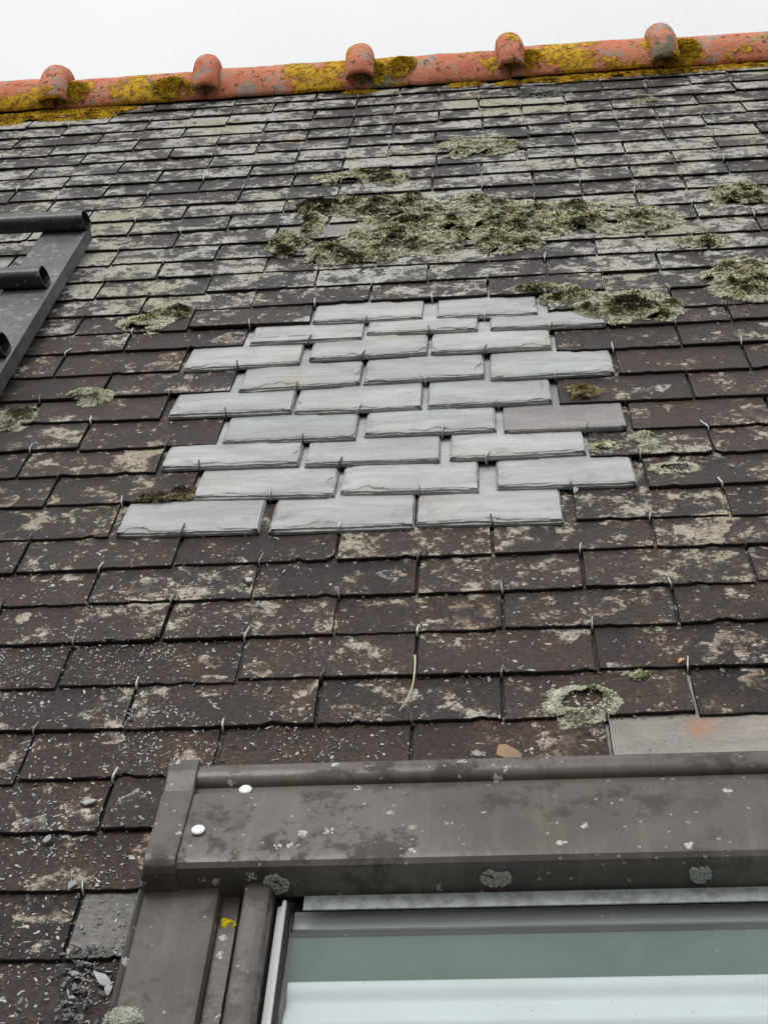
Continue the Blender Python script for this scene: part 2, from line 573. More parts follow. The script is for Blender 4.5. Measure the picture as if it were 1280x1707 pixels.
def old_slate_geo(wd, rg, L=0.30, t=T_OLD, clip=None):
    d_l, d_r = rg.uniform(-0.0025, 0.0025), rg.uniform(-0.0025, 0.0025)
    o = old_outline(wd, L, d_l, d_r, rg, clip)
    t = t * rg.uniform(0.85, 1.15)
    def ring(inset, h):
        out = []
        for x, y in o:
            s = 1 - 2 * inset / wd
            yy = y + inset if y < L * 0.5 else y - inset
            out.append((x * s, yy, h - y * SLOPE))
        return out
    V, F = shell([ring(0.0006, -t), ring(0.0, -t * 0.5), ring(0.0003, -0.0006), ring(0.0010, 0.0)])
    return V, F

def new_slate_geo(wd, skew, rg, L=0.255, t=T_NEW, rough=1.0):
    """thick hand-dressed slate: the rim flakes away in ledges along the tail and sides"""
    hw = wd / 2
    pts, nrm, wgt = [], [], []
    nb, ns = 84, 60
    cl, cr = rg.uniform(0.0, 0.012), rg.uniform(0.0, 0.012)
    for i in range(nb):
        f = i / nb
        x = -hw + wd * f
        y = skew * (f - 0.5)
        if x + hw < cl: y += (cl - (x + hw)) * 0.6
        if hw - x < cr: y += (cr - (hw - x)) * 0.6
        pts.append((x, y)); nrm.append((0, 1)); wgt.append(1.0)
    for i in range(ns):
        f = i / ns
        pts.append((hw, skew * 0.5 + (L - skew * 0.5) * f)); nrm.append((-1, 0) if i else (-0.7, 0.7)); wgt.append(0.55)
    for i in range(6):
        f = i / 6
        pts.append((hw - wd * f, L)); nrm.append((0, -1) if i else (-0.7, -0.7)); wgt.append(0.05)
    for i in range(ns):
        f = 1 - i / ns
        pts.append((-hw, -skew * 0.5 + (L + skew * 0.5) * f)); nrm.append((1, 0) if i else (0.7, -0.7)); wgt.append(0.55)
    nrm[0] = (0.7, 0.7)
    sd = rg.uniform(0, 100)
    # the rim breaks away in treads and risers of uneven depth
    def tread(x, y, q, amp):
        a = noise.noise((x * 18 + sd, y * 18, q * 3.1)) * 0.5 + 0.5
        b = noise.noise((x * 70 + sd, y * 70, q * 5.7)) * 0.5 + 0.5
        c = max(0.0, noise.noise((x * 9 + sd, y * 9 + 4, q * 1.3)) - 0.12)
        return amp * (0.15 + 1.1 * a * a + 0.75 * b * b + 2.2 * c)
    spalls = [(rg.uniform(-hw, hw), rg.choice((0.0, 0.0, 0.03)), rg.uniform(0.010, 0.026), rg.uniform(0.003, 0.010)) for _ in range(rg.choice((1, 2, 3)))]
    if rg.random() < 0.7: spalls.append((hw * rg.choice((-1, 1)), rg.uniform(0.0, 0.05), rg.uniform(0.015, 0.03), rg.uniform(0.004, 0.011)))
    fr = [0.0, 0.46, 0.50, 0.80, 0.84, 1.0]
    V, C = [], []
    levels = []
    dep = [0.0] * len(pts)
    for li, h in enumerate(fr):
        ring = []
        for i, ((x, y), (nx, ny), wg) in enumerate(zip(pts, nrm, wgt)):
            if li in (1, 3):
                dep[i] += 0.0006 * rg.random() * wg
            elif li:
                dep[i] += tread(x, y, li, 0.0030 * rough * (0.7 if li == 5 else 1.0)) * wg
                if li == 4:
                    for sx, sy, sr, sdp in spalls:
                        q = 1 - math.hypot(x - sx, y - sy) / sr
                        if q > 0: dep[i] += sdp * rough * min(1.0, q * 2.2)
            jag = (noise.noise((x * 22 + sd, y * 22, li // 2)) * 0.0022 + noise.noise((x * 130, y * 130, li + sd)) * 0.0007) * rough if 0 < li < 5 else 0
            zz = -t + t * h + jag
            ring.append((x + nx * dep[i], y + ny * dep[i], zz - y * SLOPE_NEW))
            C.append((0.5 if li < 5 else 0.9, 0.7 if li < 2 else (0.4 if li < 4 else 0.15), 0))
        levels.append(ring)
    # an inner ring where the rim colouring dies out
    ring = []
    for i, ((x, y), (nx, ny), wg) in enumerate(zip(pts, nrm, wgt)):
        dd = dep[i] + 0.010
        ring.append((x + nx * dd, y + ny * dd, -(y) * SLOPE_NEW + 0.0002))
        C.append((0.0, 0.0, 0))
    levels.append(ring)
    V, F = shell(levels)
    return V, F, C

HOOK_GEO = tube([(0, 0.024, -0.0105), (0, 0.004, -0.0125), (0, -0.0022, -0.0112), (0, -0.0040, -0.004), (0, -0.0028, 0.0012), (0, 0.003, 0.0028), (0.0006, 0.010, 0.0026), (0.0012, 0.0155, 0.0036)], 0.0014)
def hook_mesh():
    V, F = HOOK_GEO
    me = bpy.data.meshes.new('hook')
    me.from_pydata([tuple(v) for v in V], [], F)
    me.polygons.foreach_set('use_smooth', [True] * len(me.polygons))
    me.materials.append(M_HOOK)
    return me
HOOK_ME = hook_mesh()

# what the camera of the photograph takes in, in slope metres (with a margin)
def in_view(u, v):
    lo_ = -0.30 + (v + 0.93) * (-1.20 + 0.27) / 3.6 - 0.13
    hi_ = 0.47 + (v + 0.93) * (1.05 - 0.45) / 3.6 + 0.13
    return lo_ - 0.12 < u < hi_ + 0.12 and -1.02 < v

far_V, far_F, far_I = [], [], []
def place_slate(k, u0, u1, vl, vr, kind='old', lift=0.0):
    uc, vc = (u0 + u1) / 2, (vl + vr) / 2
    wd = u1 - u0
    if kind in ('new', 'purple'):
        V, F, C = new_slate_geo(wd, vr - vl, rnd, rough=(1.0 if kind == 'new' else 0.35), t=T_NEW if kind == 'new' else 0.0075)
        o = mesh('replacement_slate' if kind == 'new' else 'slate', V, F, M_NEW if kind == 'new' else M_PURPLE, roof, (uc, vc, lift), colors=C)
        return o
    clip = None
    q = rnd.random()
    if q < 0.05: clip = 'r'
    elif q < 0.09: clip = 'l'
    V, F = old_slate_geo(wd, rnd, clip=clip)
    if not in_view(uc, vc):
        b = len(far_V)
        far_V.extend([(x + uc, y + vc, z + lift) for x, y, z in V])
        far_F.extend([tuple(i + b for i in f) for f in F])
        far_I.extend([1] * (len(F) - 1) + [0])
        return None
    mat = {'old': M_OLD, 'greyw': M_GREYW, 'slab': M_SLAB, 'pale': M_PURPLE}[kind]
    cols = None if kind == 'old' else [(0.4, 0, 0)] * len(V)
    o = mesh('slate', V, F, [mat, M_EDGE], roof, (uc, vc, lift), colors=cols, index=[1] * (len(F) - 1) + [0])
    o.rotation_euler = (rnd.uniform(-0.004, 0.012), rnd.uniform(-0.008, 0.008), rnd.gauss(0, 0.007))
    return o

n_slates = 0
for k, a, b, _ in ROWS:
    joints = HOOKS[k + 1]
    new = NEW.get(k, [])
    nu0 = min([q[0] for q in new], default=9)
    nu1 = max([q[2] for q in new], default=9)
    spans = []
    for i in range(len(joints) - 1):
        u0, u1 = joints[i] + 0.0018, joints[i + 1] - 0.0018
        if new:
            if u1 > nu0 - 0.003 and u0 < nu0: u1 = nu0 - 0.004
            elif u0 < nu1 + 0.003 and u1 > nu1: u0 = nu1 + 0.008
            if u0 >= nu0 - 0.01 and u1 <= nu1 + 0.01: continue
            if u1 - u0 < 0.03: continue
        spans.append((u0, u1, 'old'))
    for j, q in enumerate(new):
        spans.append((q[0], q[2], 'new', q[1], q[3], j))
    for s in spans:
        u0, u1, kind = s[:3]
        uc = (u0 + u1) / 2
        if kind == 'new':
            vl, vr = s[3], s[4]
            if k == 3 and s[5] == 2: kind = 'purple'
            lift = 0.0042 + rnd.uniform(0, 0.0015)
        else:
            ja, jb = rnd.uniform(-0.003, 0.003), rnd.uniform(-0.003, 0.003)
            vl, vr = a + b * u0 + ja, a + b * u1 + jb
            lift = rnd.uniform(-0.0006, 0.0012)
            if k >= 8 and k <= 10 and -0.3 < uc < 0.5: lift += 0.0035 if k < 10 else 0.0015
            if k <= -8 and u1 > -0.155:               # the skylight takes these courses
                if u0 > -0.19: continue
                u1 = -0.157
            if k == -9 and u1 == -0.157: kind = 'greyw'
            if k in (-6, -7) and uc > 0.33: kind = 'slab'
            if k in (13, 14) and -0.2 < uc < -0.02: kind = 'pale'
        o = place_slate(k, u0, u1, vl, vr, kind, lift)
        n_slates += 1
        if o is None: continue
        hk = [h for h in HOOKS[k] if u0 + 0.02 < h < u1 - 0.02]
        if hk:
            h = min(hk, key=lambda x: abs(x - uc))
            ho = bpy.data.objects.new('hook', HOOK_ME)
            link(ho, o)
            f = (h - u0) / (u1 - u0)
            ho.location = (h - (u0 + u1) / 2, (vl + (vr - vl) * f) - (vl + vr) / 2 - (0.0 if kind == 'new' else 0.001), 0.0 if kind != 'new' else -0.0006)
            ho.rotation_euler = (rnd.uniform(-0.12, 0.1), 0, rnd.gauss(0, 0.16))
            s_ = rnd.uniform(0.7, 1.2)
            ho.scale = (1.0, s_, 1.0)
if far_V:
    o = mesh('slate', far_V, far_F, [M_OLD, M_EDGE], roof, index=far_I)
    tag(o, kind='stuff')

# boarding under the slates, with the opening the skylight sits in, and the slope behind the ridge
N = NT('boarding', roof)
M_BOARD = N.finish(N.mix(N.noise(8), (0.03, 0.026, 0.022), (0.06, 0.05, 0.04)), 0.9)
V_APEX = 2.565
def sheet(name, quads, w, mat, thick=0.02):
    V, F = [], []
    for (u0, u1, v0, v1) in quads:
        b = len(V)
        for z in (w - thick, w):
            V += [(u0, v0, z), (u1, v0, z), (u1, v1, z), (u0, v1, z)]
        F += [tuple(b + i for i in f) for f in ((0, 3, 2, 1), (4, 5, 6, 7), (0, 1, 5, 4), (1, 2, 6, 5), (2, 3, 7, 6), (3, 0, 4, 7))]
    return mesh(name, V, F, mat, roof)
sheet('boarding', [(-1.85, -0.125, -1.5, V_APEX - 0.07), (1.02, 1.85, -1.5, V_APEX - 0.07), (-0.125, 1.02, -0.70, V_APEX - 0.07)], -0.045, M_BOARD)
cs, sn = math.cos(TH), math.sin(TH)
def yz(y, z):
    """horizontal/vertical offsets from the ridge line turned into the roof frame"""
    return (y * cs + z * sn, -y * sn + z * cs)
pr = [yz(0.0, -0.03), yz(3.2, -3.23), yz(3.2, -3.27), yz(0.0, -0.07)]
V, F = extrude_profile([(V_APEX + p[0], p[1]) for p in pr], -1.85, 1.85)
fix_normals(mesh('back_slope', V, F, M_OLD, roof))

# ------------------------------------------------------------------ ridge tiles
RC, ZC = 0.105, -0.060
COLLARS = [-1.842, -1.41, -0.978, -0.5455, -0.1107, 0.3118, 0.7375, 1.160, 1.585]
def ridge_v(u): return V_APEX + 0.0405 * u
def arc_pt(r, ang): return yz(r * math.cos(ang), ZC + r * math.sin(ang))
def rough_pt(p, amp, sc=14):
    n = noise.noise_vector(Vector(p) * sc) * amp + noise.noise_vector(Vector(p) * sc * 3.3) * amp * 0.5
    return (p[0] + n.x * 0.6, p[1] + n.y, p[2] + n.z)

def ridge_tile(ua, ub, i):
    uc = (ua + ub) / 2
    L = ub - ua - 0.0004
    rj = RC + rnd.uniform(-0.004, 0.004)
    tilt = 0.0405 + rnd.uniform(-0.008, 0.008)
    dz = rnd.uniform(-0.003, 0.003)
    na, nl = 34, 26
    a0, a1 = math.radians(197), math.radians(-17)
    V, F = [], []
    for th_, sgn in ((0.0, 1), (0.014, -1)):
        for il in range(nl + 1):
            du = -L / 2 + L * il / nl
            for ia in range(na + 1):
                an = a0 + (a1 - a0) * ia / na
                v, w = arc_pt(rj - th_, an)
                V.append(rough_pt((uc + du, ridge_v(uc) + v, w), 0.0022))
    m = (nl + 1) * (na + 1)
    def id_(s, il, ia): return s * m + il * (na + 1) + ia
    for il in range(nl):
        for ia in range(na):
            F.append((id_(0, il, ia), id_(0, il + 1, ia), id_(0, il + 1, ia + 1), id_(0, il, ia + 1)))
            F.append((id_(1, il, ia), id_(1, il, ia + 1), id_(1, il + 1, ia + 1), id_(1, il + 1, ia)))
    for il in range(nl):
        for ia in (0, na):
            F.append((id_(0, il, ia), id_(0, il + 1, ia), id_(1, il + 1, ia), id_(1, il, ia)))
    for ia in range(na):
        for il in (0, nl):
            F.append((id_(0, il, ia), id_(0, il, ia + 1), id_(1, il, ia + 1), id_(1, il, ia)))
    V = [(x - uc, y - ridge_v(uc), z + dz) for x, y, z in V]
    o = mesh('ridge_tile', V, F, M_TERRA, roof, (uc, ridge_v(uc), 0), smooth=True)
    fix_normals(o)
    o.rotation_euler = (0, 0, math.atan(tilt))
    # the hollow roll that laps over the next tile
    hw, hh = 0.039 + rnd.uniform(-0.003, 0.003), 0.043 + rnd.uniform(-0.004, 0.004)
    V, F = [], []
    npf = 14
    prof = []
    for q in range(npf + 1):
        an = math.pi * q / npf
        prof.append((-hw * math.cos(an), hh * math.sin(an) ** 0.75 if 0 < q < npf else 0.0))
    for q in range(npf, -1, -1):
        an = math.pi * q / npf
        prof.append((-(hw - 0.009) * math.cos(an), (hh - 0.010) * math.sin(an) ** 0.75 - 0.001 if 0 < q < npf else -0.004))
    n = len(prof)
    nsw = 44
    b0, b1 = math.radians(186 + rnd.uniform(-4, 4)), math.radians(-10)
    for s in range(nsw + 1):
        an = b0 + (b1 - b0) * s / nsw
        for (pu, ph) in prof:
            v, w = arc_pt(rj + 0.002 + ph, an)
            V.append(rough_pt((ua + pu, ridge_v(ua) + v, w), 0.0045, 17))
    for s in range(nsw):
        for j in range(n):
            k2 = (j + 1) % n
            F.append((s * n + j, s * n + k2, (s + 1) * n + k2, (s + 1) * n + j))
    for s in (0, nsw):                                 # clay edge at both mouths, open in between
        for q in range(npf):
            F.append((s * n + q, s * n + q + 1, s * n + (n - 2 - q), s * n + (n - 1 - q)))
    V = [(x - uc, y - ridge_v(uc), z + dz) for x, y, z in V]
    c = mesh('ridge_roll', V, F, M_TERRA, o, smooth=True)
    fix_normals(c)
    return o
for i in range(len(COLLARS) - 1):
    ridge_tile(COLLARS[i], COLLARS[i + 1], i)
# crumbling mortar bed under the tiles
V, F = [], []
nu = 180
for i in range(nu + 1):
    u = -1.8 + 3.6 * i / nu
    for j, (dv, w) in enumerate(((-0.118, -0.006), (-0.112, 0.008), (-0.085, 0.016), (-0.04, 0.012))):
        q = noise.noise((u * 30, j * 3.0, 1.0)) * 0.007
        V.append((u, ridge_v(u) + dv + q + 0.01, w + q * 0.4))
for i in range(nu):
    for j in range(3):
        F.append((i * 4 + j, i * 4 + j + 1, (i + 1) * 4 + j + 1, (i + 1) * 4 + j))
N = NT('mortar', roof)
M_MORTAR = N.finish(N.mix(N.noise(30, 4), (0.05, 0.047, 0.042), (0.16, 0.15, 0.135)), 0.95, N.bump(N.noise(60, 5), 0.8, 0.006))
fix_normals(mesh('mortar_bed', V, F, M_MORTAR, roof))

# ------------------------------------------------------------------ roof ladder
N = NT('ladder_paint')
c = N.mix(N.step(N.noise(12, 5, 0.65), 0.4, 0.7), (0.075, 0.083, 0.084), (0.125, 0.135, 0.136))
c = N.mix(N.mul(N.step(N.noise(60, 5, 0.75), 0.56, 0.64), 0.6), c, (0.36, 0.36, 0.33))
c = N.mix(N.mul(N.step(N.noise(22, 4, 0.7, vec=N.vmath('MULTIPLY', N.P, (3.0, 0.5, 1.0))), 0.55, 0.66), 0.5), c, (0.06, 0.066, 0.066))
M_LAD = N.finish(c, N.step(N.noise(40, 3), 0.3, 0.7, 0.38, 0.6), N.bump(N.noise(90, 4), 0.25, 0.002), metal=0.2)
N = NT('rung_paint')
c = N.mix(N.step(N.noise(18, 5, 0.65), 0.4, 0.7), (0.014, 0.018, 0.0185), (0.032, 0.037, 0.037))
c = N.mix(N.mul(N.step(N.noise(80, 4, 0.7), 0.60, 0.67), 0.7), c, (0.33, 0.33, 0.3))
M_RUNG = N.finish(c, 0.42, N.bump(N.noise(120, 4), 0.25, 0.002))
lad = roof_root('roof_ladder', -0.90, 0.3, 0.0)
tag(lad, 'dark grey metal roof ladder with thick hollow rungs at the left edge of the roof', 'ladder')
def L_(V): return [(x + 0.90, y - 0.3, z) for x, y, z in V]
for ua, ub in ((-0.728, -0.627), (-1.173, -1.072)):
    pf = [(ua, 0.010), (ua + 0.004, 0.010), (ua + 0.004, 0.036), (ub - 0.004, 0.036), (ub - 0.004, 0.010), (ub, 0.010), (ub, 0.043), (ub - 0.006, 0.043), (ub - 0.006, 0.040), (ua, 0.040)]
    V, F = extrude_v(pf, -0.9, 1.262)
    o = fix_normals(mesh('side_rail', L_(V), F, M_LAD, lad))
    bevel(o, 0.0012)
def rung_ring(cv, cw, rv, rw, n=28, drop=0.0):
    out = []
    for i in range(n):
        an = 2 * math.pi * i / n
        x, z = math.cos(an), math.sin(an)
        sx = math.copysign(abs(x) ** 0.75, x); sz = math.copysign(abs(z) ** (0.95 if z > 0 else 0.6), z)
        out.append((cv + rv * sx, cw + rw * sz))
    return out
for i, cv in enumerate((1.245, 0.915, 0.585, 0.255, -0.075, -0.405, -0.735)):
    cw = 0.0605
    n = 28
    eu = -0.629 + (0.0, -0.014, -0.010, -0.006, -0.012, -0.008, -0.01)[i]
    V, F = [], []
    rings = [(-1.171, 0.024, 0.020), (eu, 0.024, 0.020), (eu, 0.0215, 0.0175), (-1.171, 0.0215, 0.0175)]
    for u, rv, rw in rings:
        V += [(u + (b - cw) * -0.30 * (1 if u > -1 else 0), a, b) for a, b in rung_ring(cv, cw, rv, rw, n)]
    for s in range(4):
        t_ = (s + 1) % 4
        for j in range(n):
            q = (j + 1) % n
            F.append((s * n + j, s * n + q, t_ * n + q, t_ * n + j))
    o = fix_normals(mesh('rung', L_(V), F, M_RUNG, lad))
    shade(o, 50)

# ------------------------------------------------------------------ skylight
N = NT('brown_aluminium', roof)
c = N.mix(N.step(N.noise(5, 4, 0.6), 0.35, 0.68), (0.062, 0.052, 0.045), (0.112, 0.095, 0.084))
st = N.mul(N.step(N.noise(18, 6, 0.75), 0.47, 0.60), N.step(N.noise(4.5, 2, 0.5), 0.42, 0.56))
c = N.mix(N.mul(st, 0.72), c, (0.045, 0.036, 0.031))
gr = N.mul(N.step(N.noise(9, 5, 0.7, vec=N.vmath('ADD', N.P, (2.0, 5.0, 0.0))), 0.58, 0.68), 0.4)
c = N.mix(gr, c, (0.085, 0.088, 0.05))
run = N.noise(30, 4, 0.7, vec=N.vmath('MULTIPLY', N.P, (2.2, 0.16, 0.2)))
c = N.mix(N.mul(N.step(run, 0.52, 0.66), 0.14), c, (0.21, 0.19, 0.17))
c = N.mix(N.mul(N.step(run, 0.46, 0.34), 0.3), c, (0.045, 0.039, 0.035))
vo = N.vor(80, N.vmath('ADD', N.P, N.vmath('SCALE', N.noise(170, 3, 0.8, col=True), s=0.022)))
ce = N.t.nodes.new('ShaderNodeSeparateColor'); N.t.links.new(vo.outputs['Color'], ce.inputs[0])
spot = N.mul(N.step(ce.outputs[0], 0.955, 0.965), N.step(vo.outputs['Distance'], 0.40, 0.3))
c = N.mix(N.mul(spot, 0.85), c, (0.52, 0.50, 0.45))
vo = N.vor(190, N.P)
ce = N.t.nodes.new('ShaderNodeSeparateColor'); N.t.links.new(vo.outputs['Color'], ce.inputs[0])
spot2 = N.mul(N.step(ce.outputs[0], 0.965, 0.975), N.step(vo.outputs['Distance'], 0.42, 0.3))
c = N.mix(N.mul(spot2, 0.6), c, (0.36, 0.34, 0.30))
M_ALU = N.finish(c, N.add(0.36, N.mul(st, 0.4)), N.bump(N.noise(80, 3), 0.18, 0.003), spec=0.42)

N = NT('bare_aluminium')
M_BARE = N.finish(N.mix(N.noise(30, 3), (0.62, 0.62, 0.62), (0.78, 0.78, 0.78)), 0.38, metal=0.25)
N = NT('black_rubber')
M_RUB = N.finish(N.mix(N.noise(40, 3), (0.012, 0.012, 0.013), (0.022, 0.022, 0.022)), 0.6)
N = NT('zinc_strip')
M_ZINC = N.finish(N.mix(N.step(N.noise(70, 4, 0.7), 0.4, 0.65), (0.33, 0.36, 0.355), (0.2, 0.215, 0.21)), 0.5)
N = NT('white_paint')
M_WHITE = N.finish(N.mix(N.noise(6, 2), (0.62, 0.65, 0.665), (0.69, 0.71, 0.72)), 0.55)
N = NT('pale_grey_paint')
M_PALE = N.finish(N.mix(N.noise(20, 3), (0.40, 0.46, 0.455), (0.5, 0.55, 0.545)), 0.5)
N = NT('green_band')
M_GREEN = N.finish(N.mix(N.noise(5, 2), (0.018, 0.085, 0.042), (0.03, 0.105, 0.058)), 0.7)
N = NT('white_plastic')
M_CAPW = N.finish((0.8, 0.8, 0.78), 0.4)

G = bpy.data.materials.new('window_glass')
G.use_nodes = True
gt = G.node_tree
gt.nodes.clear()
g_o = gt.nodes.new('ShaderNodeOutputMaterial')
g_m = gt.nodes.new('ShaderNodeMixShader')
g_t = gt.nodes.new('ShaderNodeBsdfTransparent')
g_t.inputs[0].default_value = (0.95, 0.972, 0.975, 1)
g_g = gt.nodes.new('ShaderNodeBsdfGlossy')
g_g.inputs['Roughness'].default_value = 0.02
g_w = gt.nodes.new('ShaderNodeLayerWeight')
g_w.inputs['Blend'].default_value = 0.5
g_p = gt.nodes.new('ShaderNodeMath'); g_p.operation = 'POWER'; g_p.inputs[1].default_value = 4.0
g_f = gt.nodes.new('ShaderNodeMath'); g_f.operation = 'MULTIPLY_ADD'; g_f.inputs[1].default_value = 0.75; g_f.inputs[2].default_value = 0.05
gt.links.new(g_w.outputs['Facing'], g_p.inputs[0])
gt.links.new(g_p.outputs[0], g_f.inputs[0])
gt.links.new(g_f.outputs[0], g_m.inputs[0])
gt.links.new(g_t.outputs[0], g_m.inputs[1])
gt.links.new(g_g.outputs[0], g_m.inputs[2])
# a thin film of dust with drying marks
g_d = gt.nodes.new('ShaderNodeBsdfDiffuse')
g_d.inputs[0].default_value = (0.45, 0.46, 0.45, 1)
g_tc = gt.nodes.new('ShaderNodeTexCoord')
g_n = gt.nodes.new('ShaderNodeTexNoise'); g_n.inputs['Scale'].default_value = 9.0; g_n.inputs['Detail'].default_value = 6.0; g_n.inputs['Roughness'].default_value = 0.7
g_v = gt.nodes.new('ShaderNodeTexVoronoi'); g_v.inputs['Scale'].default_value = 95.0
gt.links.new(g_tc.outputs['Object'], g_n.inputs['Vector'])
gt.links.new(g_tc.outputs['Object'], g_v.inputs['Vector'])
g_r = gt.nodes.new('ShaderNodeMapRange')
for nm, q in (('From Min', 0.35), ('From Max', 0.75), ('To Min', 0.01), ('To Max', 0.07)): g_r.inputs[nm].default_value = q
gt.links.new(g_n.outputs['Fac'], g_r.inputs['Value'])
g_s = gt.nodes.new('ShaderNodeMapRange')
for nm, q in (('From Min', 0.16), ('From Max', 0.06), ('To Min', 0.0), ('To Max', 0.35)): g_s.inputs[nm].default_value = q
gt.links.new(g_v.outputs['Distance'], g_s.inputs['Value'])
g_x = gt.nodes.new('ShaderNodeMath'); g_x.operation = 'MULTIPLY'
g_c = gt.nodes.new('ShaderNodeSeparateColor'); gt.links.new(g_v.outputs['Color'], g_c.inputs[0])
g_k = gt.nodes.new('ShaderNodeMath'); g_k.operation = 'GREATER_THAN'; g_k.inputs[1].default_value = 0.9
gt.links.new(g_c.outputs[0], g_k.inputs[0])
gt.links.new(g_s.outputs[0], g_x.inputs[0]); gt.links.new(g_k.outputs[0], g_x.inputs[1])
g_a = gt.nodes.new('ShaderNodeMath'); g_a.operation = 'ADD'
gt.links.new(g_r.outputs[0], g_a.inputs[0]); gt.links.new(g_x.outputs[0], g_a.inputs[1])
g_m2 = gt.nodes.new('ShaderNodeMixShader')
gt.links.new(g_a.outputs[0], g_m2.inputs[0])
gt.links.new(g_m.outputs[0], g_m2.inputs[1]); gt.links.new(g_d.outputs[0], g_m2.inputs[2])
gt.links.new(g_m2.outputs[0], g_o.inputs[0])

SU, SV = 0.45, -0.80
sky_l = roof_root('skylight', SU, SV, 0.0)
tag(sky_l, 'skylight with brown metal hood, ribbed side covers and greenish glass set into the slates', 'skylight')
def S_(V): return [(x - SU, y - SV, z) for x, y, z in V]
VEND = -1.75
U0, U1 = -0.114, 1.014                               # ends of the hood between its caps
# hood: plate and drip front
pf = [(-0.777, 0.016), (-0.777, 0.050), (-0.7755, 0.0555), (-0.771, 0.0595), (-0.764, 0.0610), (-0.6565, 0.0520), (-0.6545, 0.0500), (-0.6535, 0.0470), (-0.640, 0.0460), (-0.640, 0.012), (-0.770, 0.012)]
V, F = extrude_profile(pf, U0, U1, 1)
o = shade(fix_normals(mesh('hood', S_(V), F, M_ALU, sky_l)), 28)
pf = [(-0.6395, 0.010), (-0.6395, 0.0475), (-0.6365, 0.0525), (-0.631, 0.0555), (-0.622, 0.0565), (-0.614, 0.0555), (-0.608, 0.0515), (-0.606, 0.046), (-0.606, 0.010)]
V, F = extrude_profile(pf, U0 + 0.0, U1, 1)
shade(fix_normals(mesh('top_bar', S_(V), F, M_ALU, sky_l)), 40)
# end caps
def end_cap(side):
    pv = [(-0.7815, 0.004), (-0.7805, 0.030), (-0.7795, 0.0525), (-0.776, 0.0600), (-0.770, 0.0640), (-0.763, 0.0650), (-0.655, 0.0560), (-0.625, 0.0595), (-0.606, 0.0590), (-0.602, 0.0555), (-0.601, 0.004)]
    V, F = [], []
    for q in (0, 1):
        for a, b in pv:
            low = max(0.0, 1 - b / 0.06)
            near = max(0.0, min(1.0, (-0.68 - a) / 0.09))
            uo = -0.1445 - 0.017 * low * near
            V.append((uo if q == 0 else -0.1115, a, b))
    n = len(pv)
    for j in range(n):
        k2 = (j + 1) % n
        F.append((j, k2, n + k2, n + j))
    F.append(tuple(range(n))); F.append(tuple(range(n, 2 * n)))
    if side < 0:
        V = [(0.90 - x, y, z) for x, y, z in V]
    o = fix_normals(mesh('end_cap', S_(V), F, M_ALU, sky_l))
    bevel(o, 0.0016, 2, 25)
    return o
end_cap(1)
end_cap(-1)
box('side_flange', -0.153 - SU, -0.1505 - SU, -0.735 - SV, -0.632 - SV, 0.0, 0.034, M_ALU, sky_l, 0.0006)
# round white caps on the hood
for u, v in ((-0.0571, -0.6475), (-0.0961, -0.7232), (0.957, -0.6475), (0.996, -0.7232)):
    w0 = 0.0465 if v > -0.6535 else 0.0520 + (-0.6565 - v) / 0.1075 * 0.009
    V, F = [], []
    n = 24
    for r_, h_ in ((0.0058, 0.0), (0.0070, 0.0016), (0.0072, 0.0030), (0.0062, 0.0040), (0.003, 0.0044)):
        V += [(r_ * math.cos(2 * math.pi * i / n), r_ * math.sin(2 * math.pi * i / n), h_) for i in range(n)]
    for s in range(4):
        for i in range(n):
            j = (i + 1) % n
            F.append((s * n + i, s * n + j, (s + 1) * n + j, (s + 1) * n + i))
    F.append(tuple(4 * n + i for i in range(n)))
    mesh('screw_cap', V, F, M_CAPW, sky_l, (u - SU, v - SV, w0), smooth=True)

def mir(pf): return [(0.90 - a, b) for a, b in reversed(pf)]
SIDE = [
 ('side_cover', [(-0.1525, -0.004), (-0.1525, 0.0315), (-0.1500, 0.0335), (-0.1475, 0.0315), (-0.1465, 0.0290), (-0.1450, 0.0285), (-0.0740, 0.0300), (-0.0705, 0.0288), (-0.0685, 0.0250), (-0.0680, 0.014), (-0.0680, -0.004)], M_ALU, -0.772),
 ('side_channel', [(-0.0676, -0.004), (-0.0676, 0.0170), (-0.0500, 0.0170), (-0.0490, 0.0150), (-0.0485, -0.004)], M_ALU, -0.770),
 ('side_rail', [(-0.0440, -0.004), (-0.0440, 0.0310), (-0.0420, 0.0345), (-0.0385, 0.0355), (-0.0210, 0.0355), (-0.0175, 0.0340), (-0.0155, 0.0290), (-0.0150, -0.004)], M_ALU, -0.768),
 ('channel_floor', [(-0.0484, -0.004), (-0.0484, 0.010), (-0.0442, 0.010), (-0.0442, -0.004)], M_RUB, -0.766),
 ('seal', [(-0.0146, -0.02), (-0.0146, 0.006), (-0.0112, 0.006), (-0.0112, -0.02)], M_RUB, -0.764),
 ('sash_trim', [(-0.0110, -0.02), (-0.0110, 0.0140), (-0.0062, 0.0165), (-0.0050, 0.0225), (-0.0025, 0.0240), (-0.0010, 0.0225), (-0.0010, -0.02)], M_BARE, -0.790),
 ('glazing_seal', [(-0.0008, -0.02), (-0.0008, 0.0185), (0.0022, 0.0160), (0.0030, 0.0120), (0.0030, -0.02)], M_RUB, -0.785)]
for nm, pf, mt, v1 in SIDE:
    for q in (pf, mir(pf)):
        V, F = extrude_v(q, VEND, v1)
        shade(fix_normals(mesh(nm, S_(V), F, mt, sky_l)), 30)
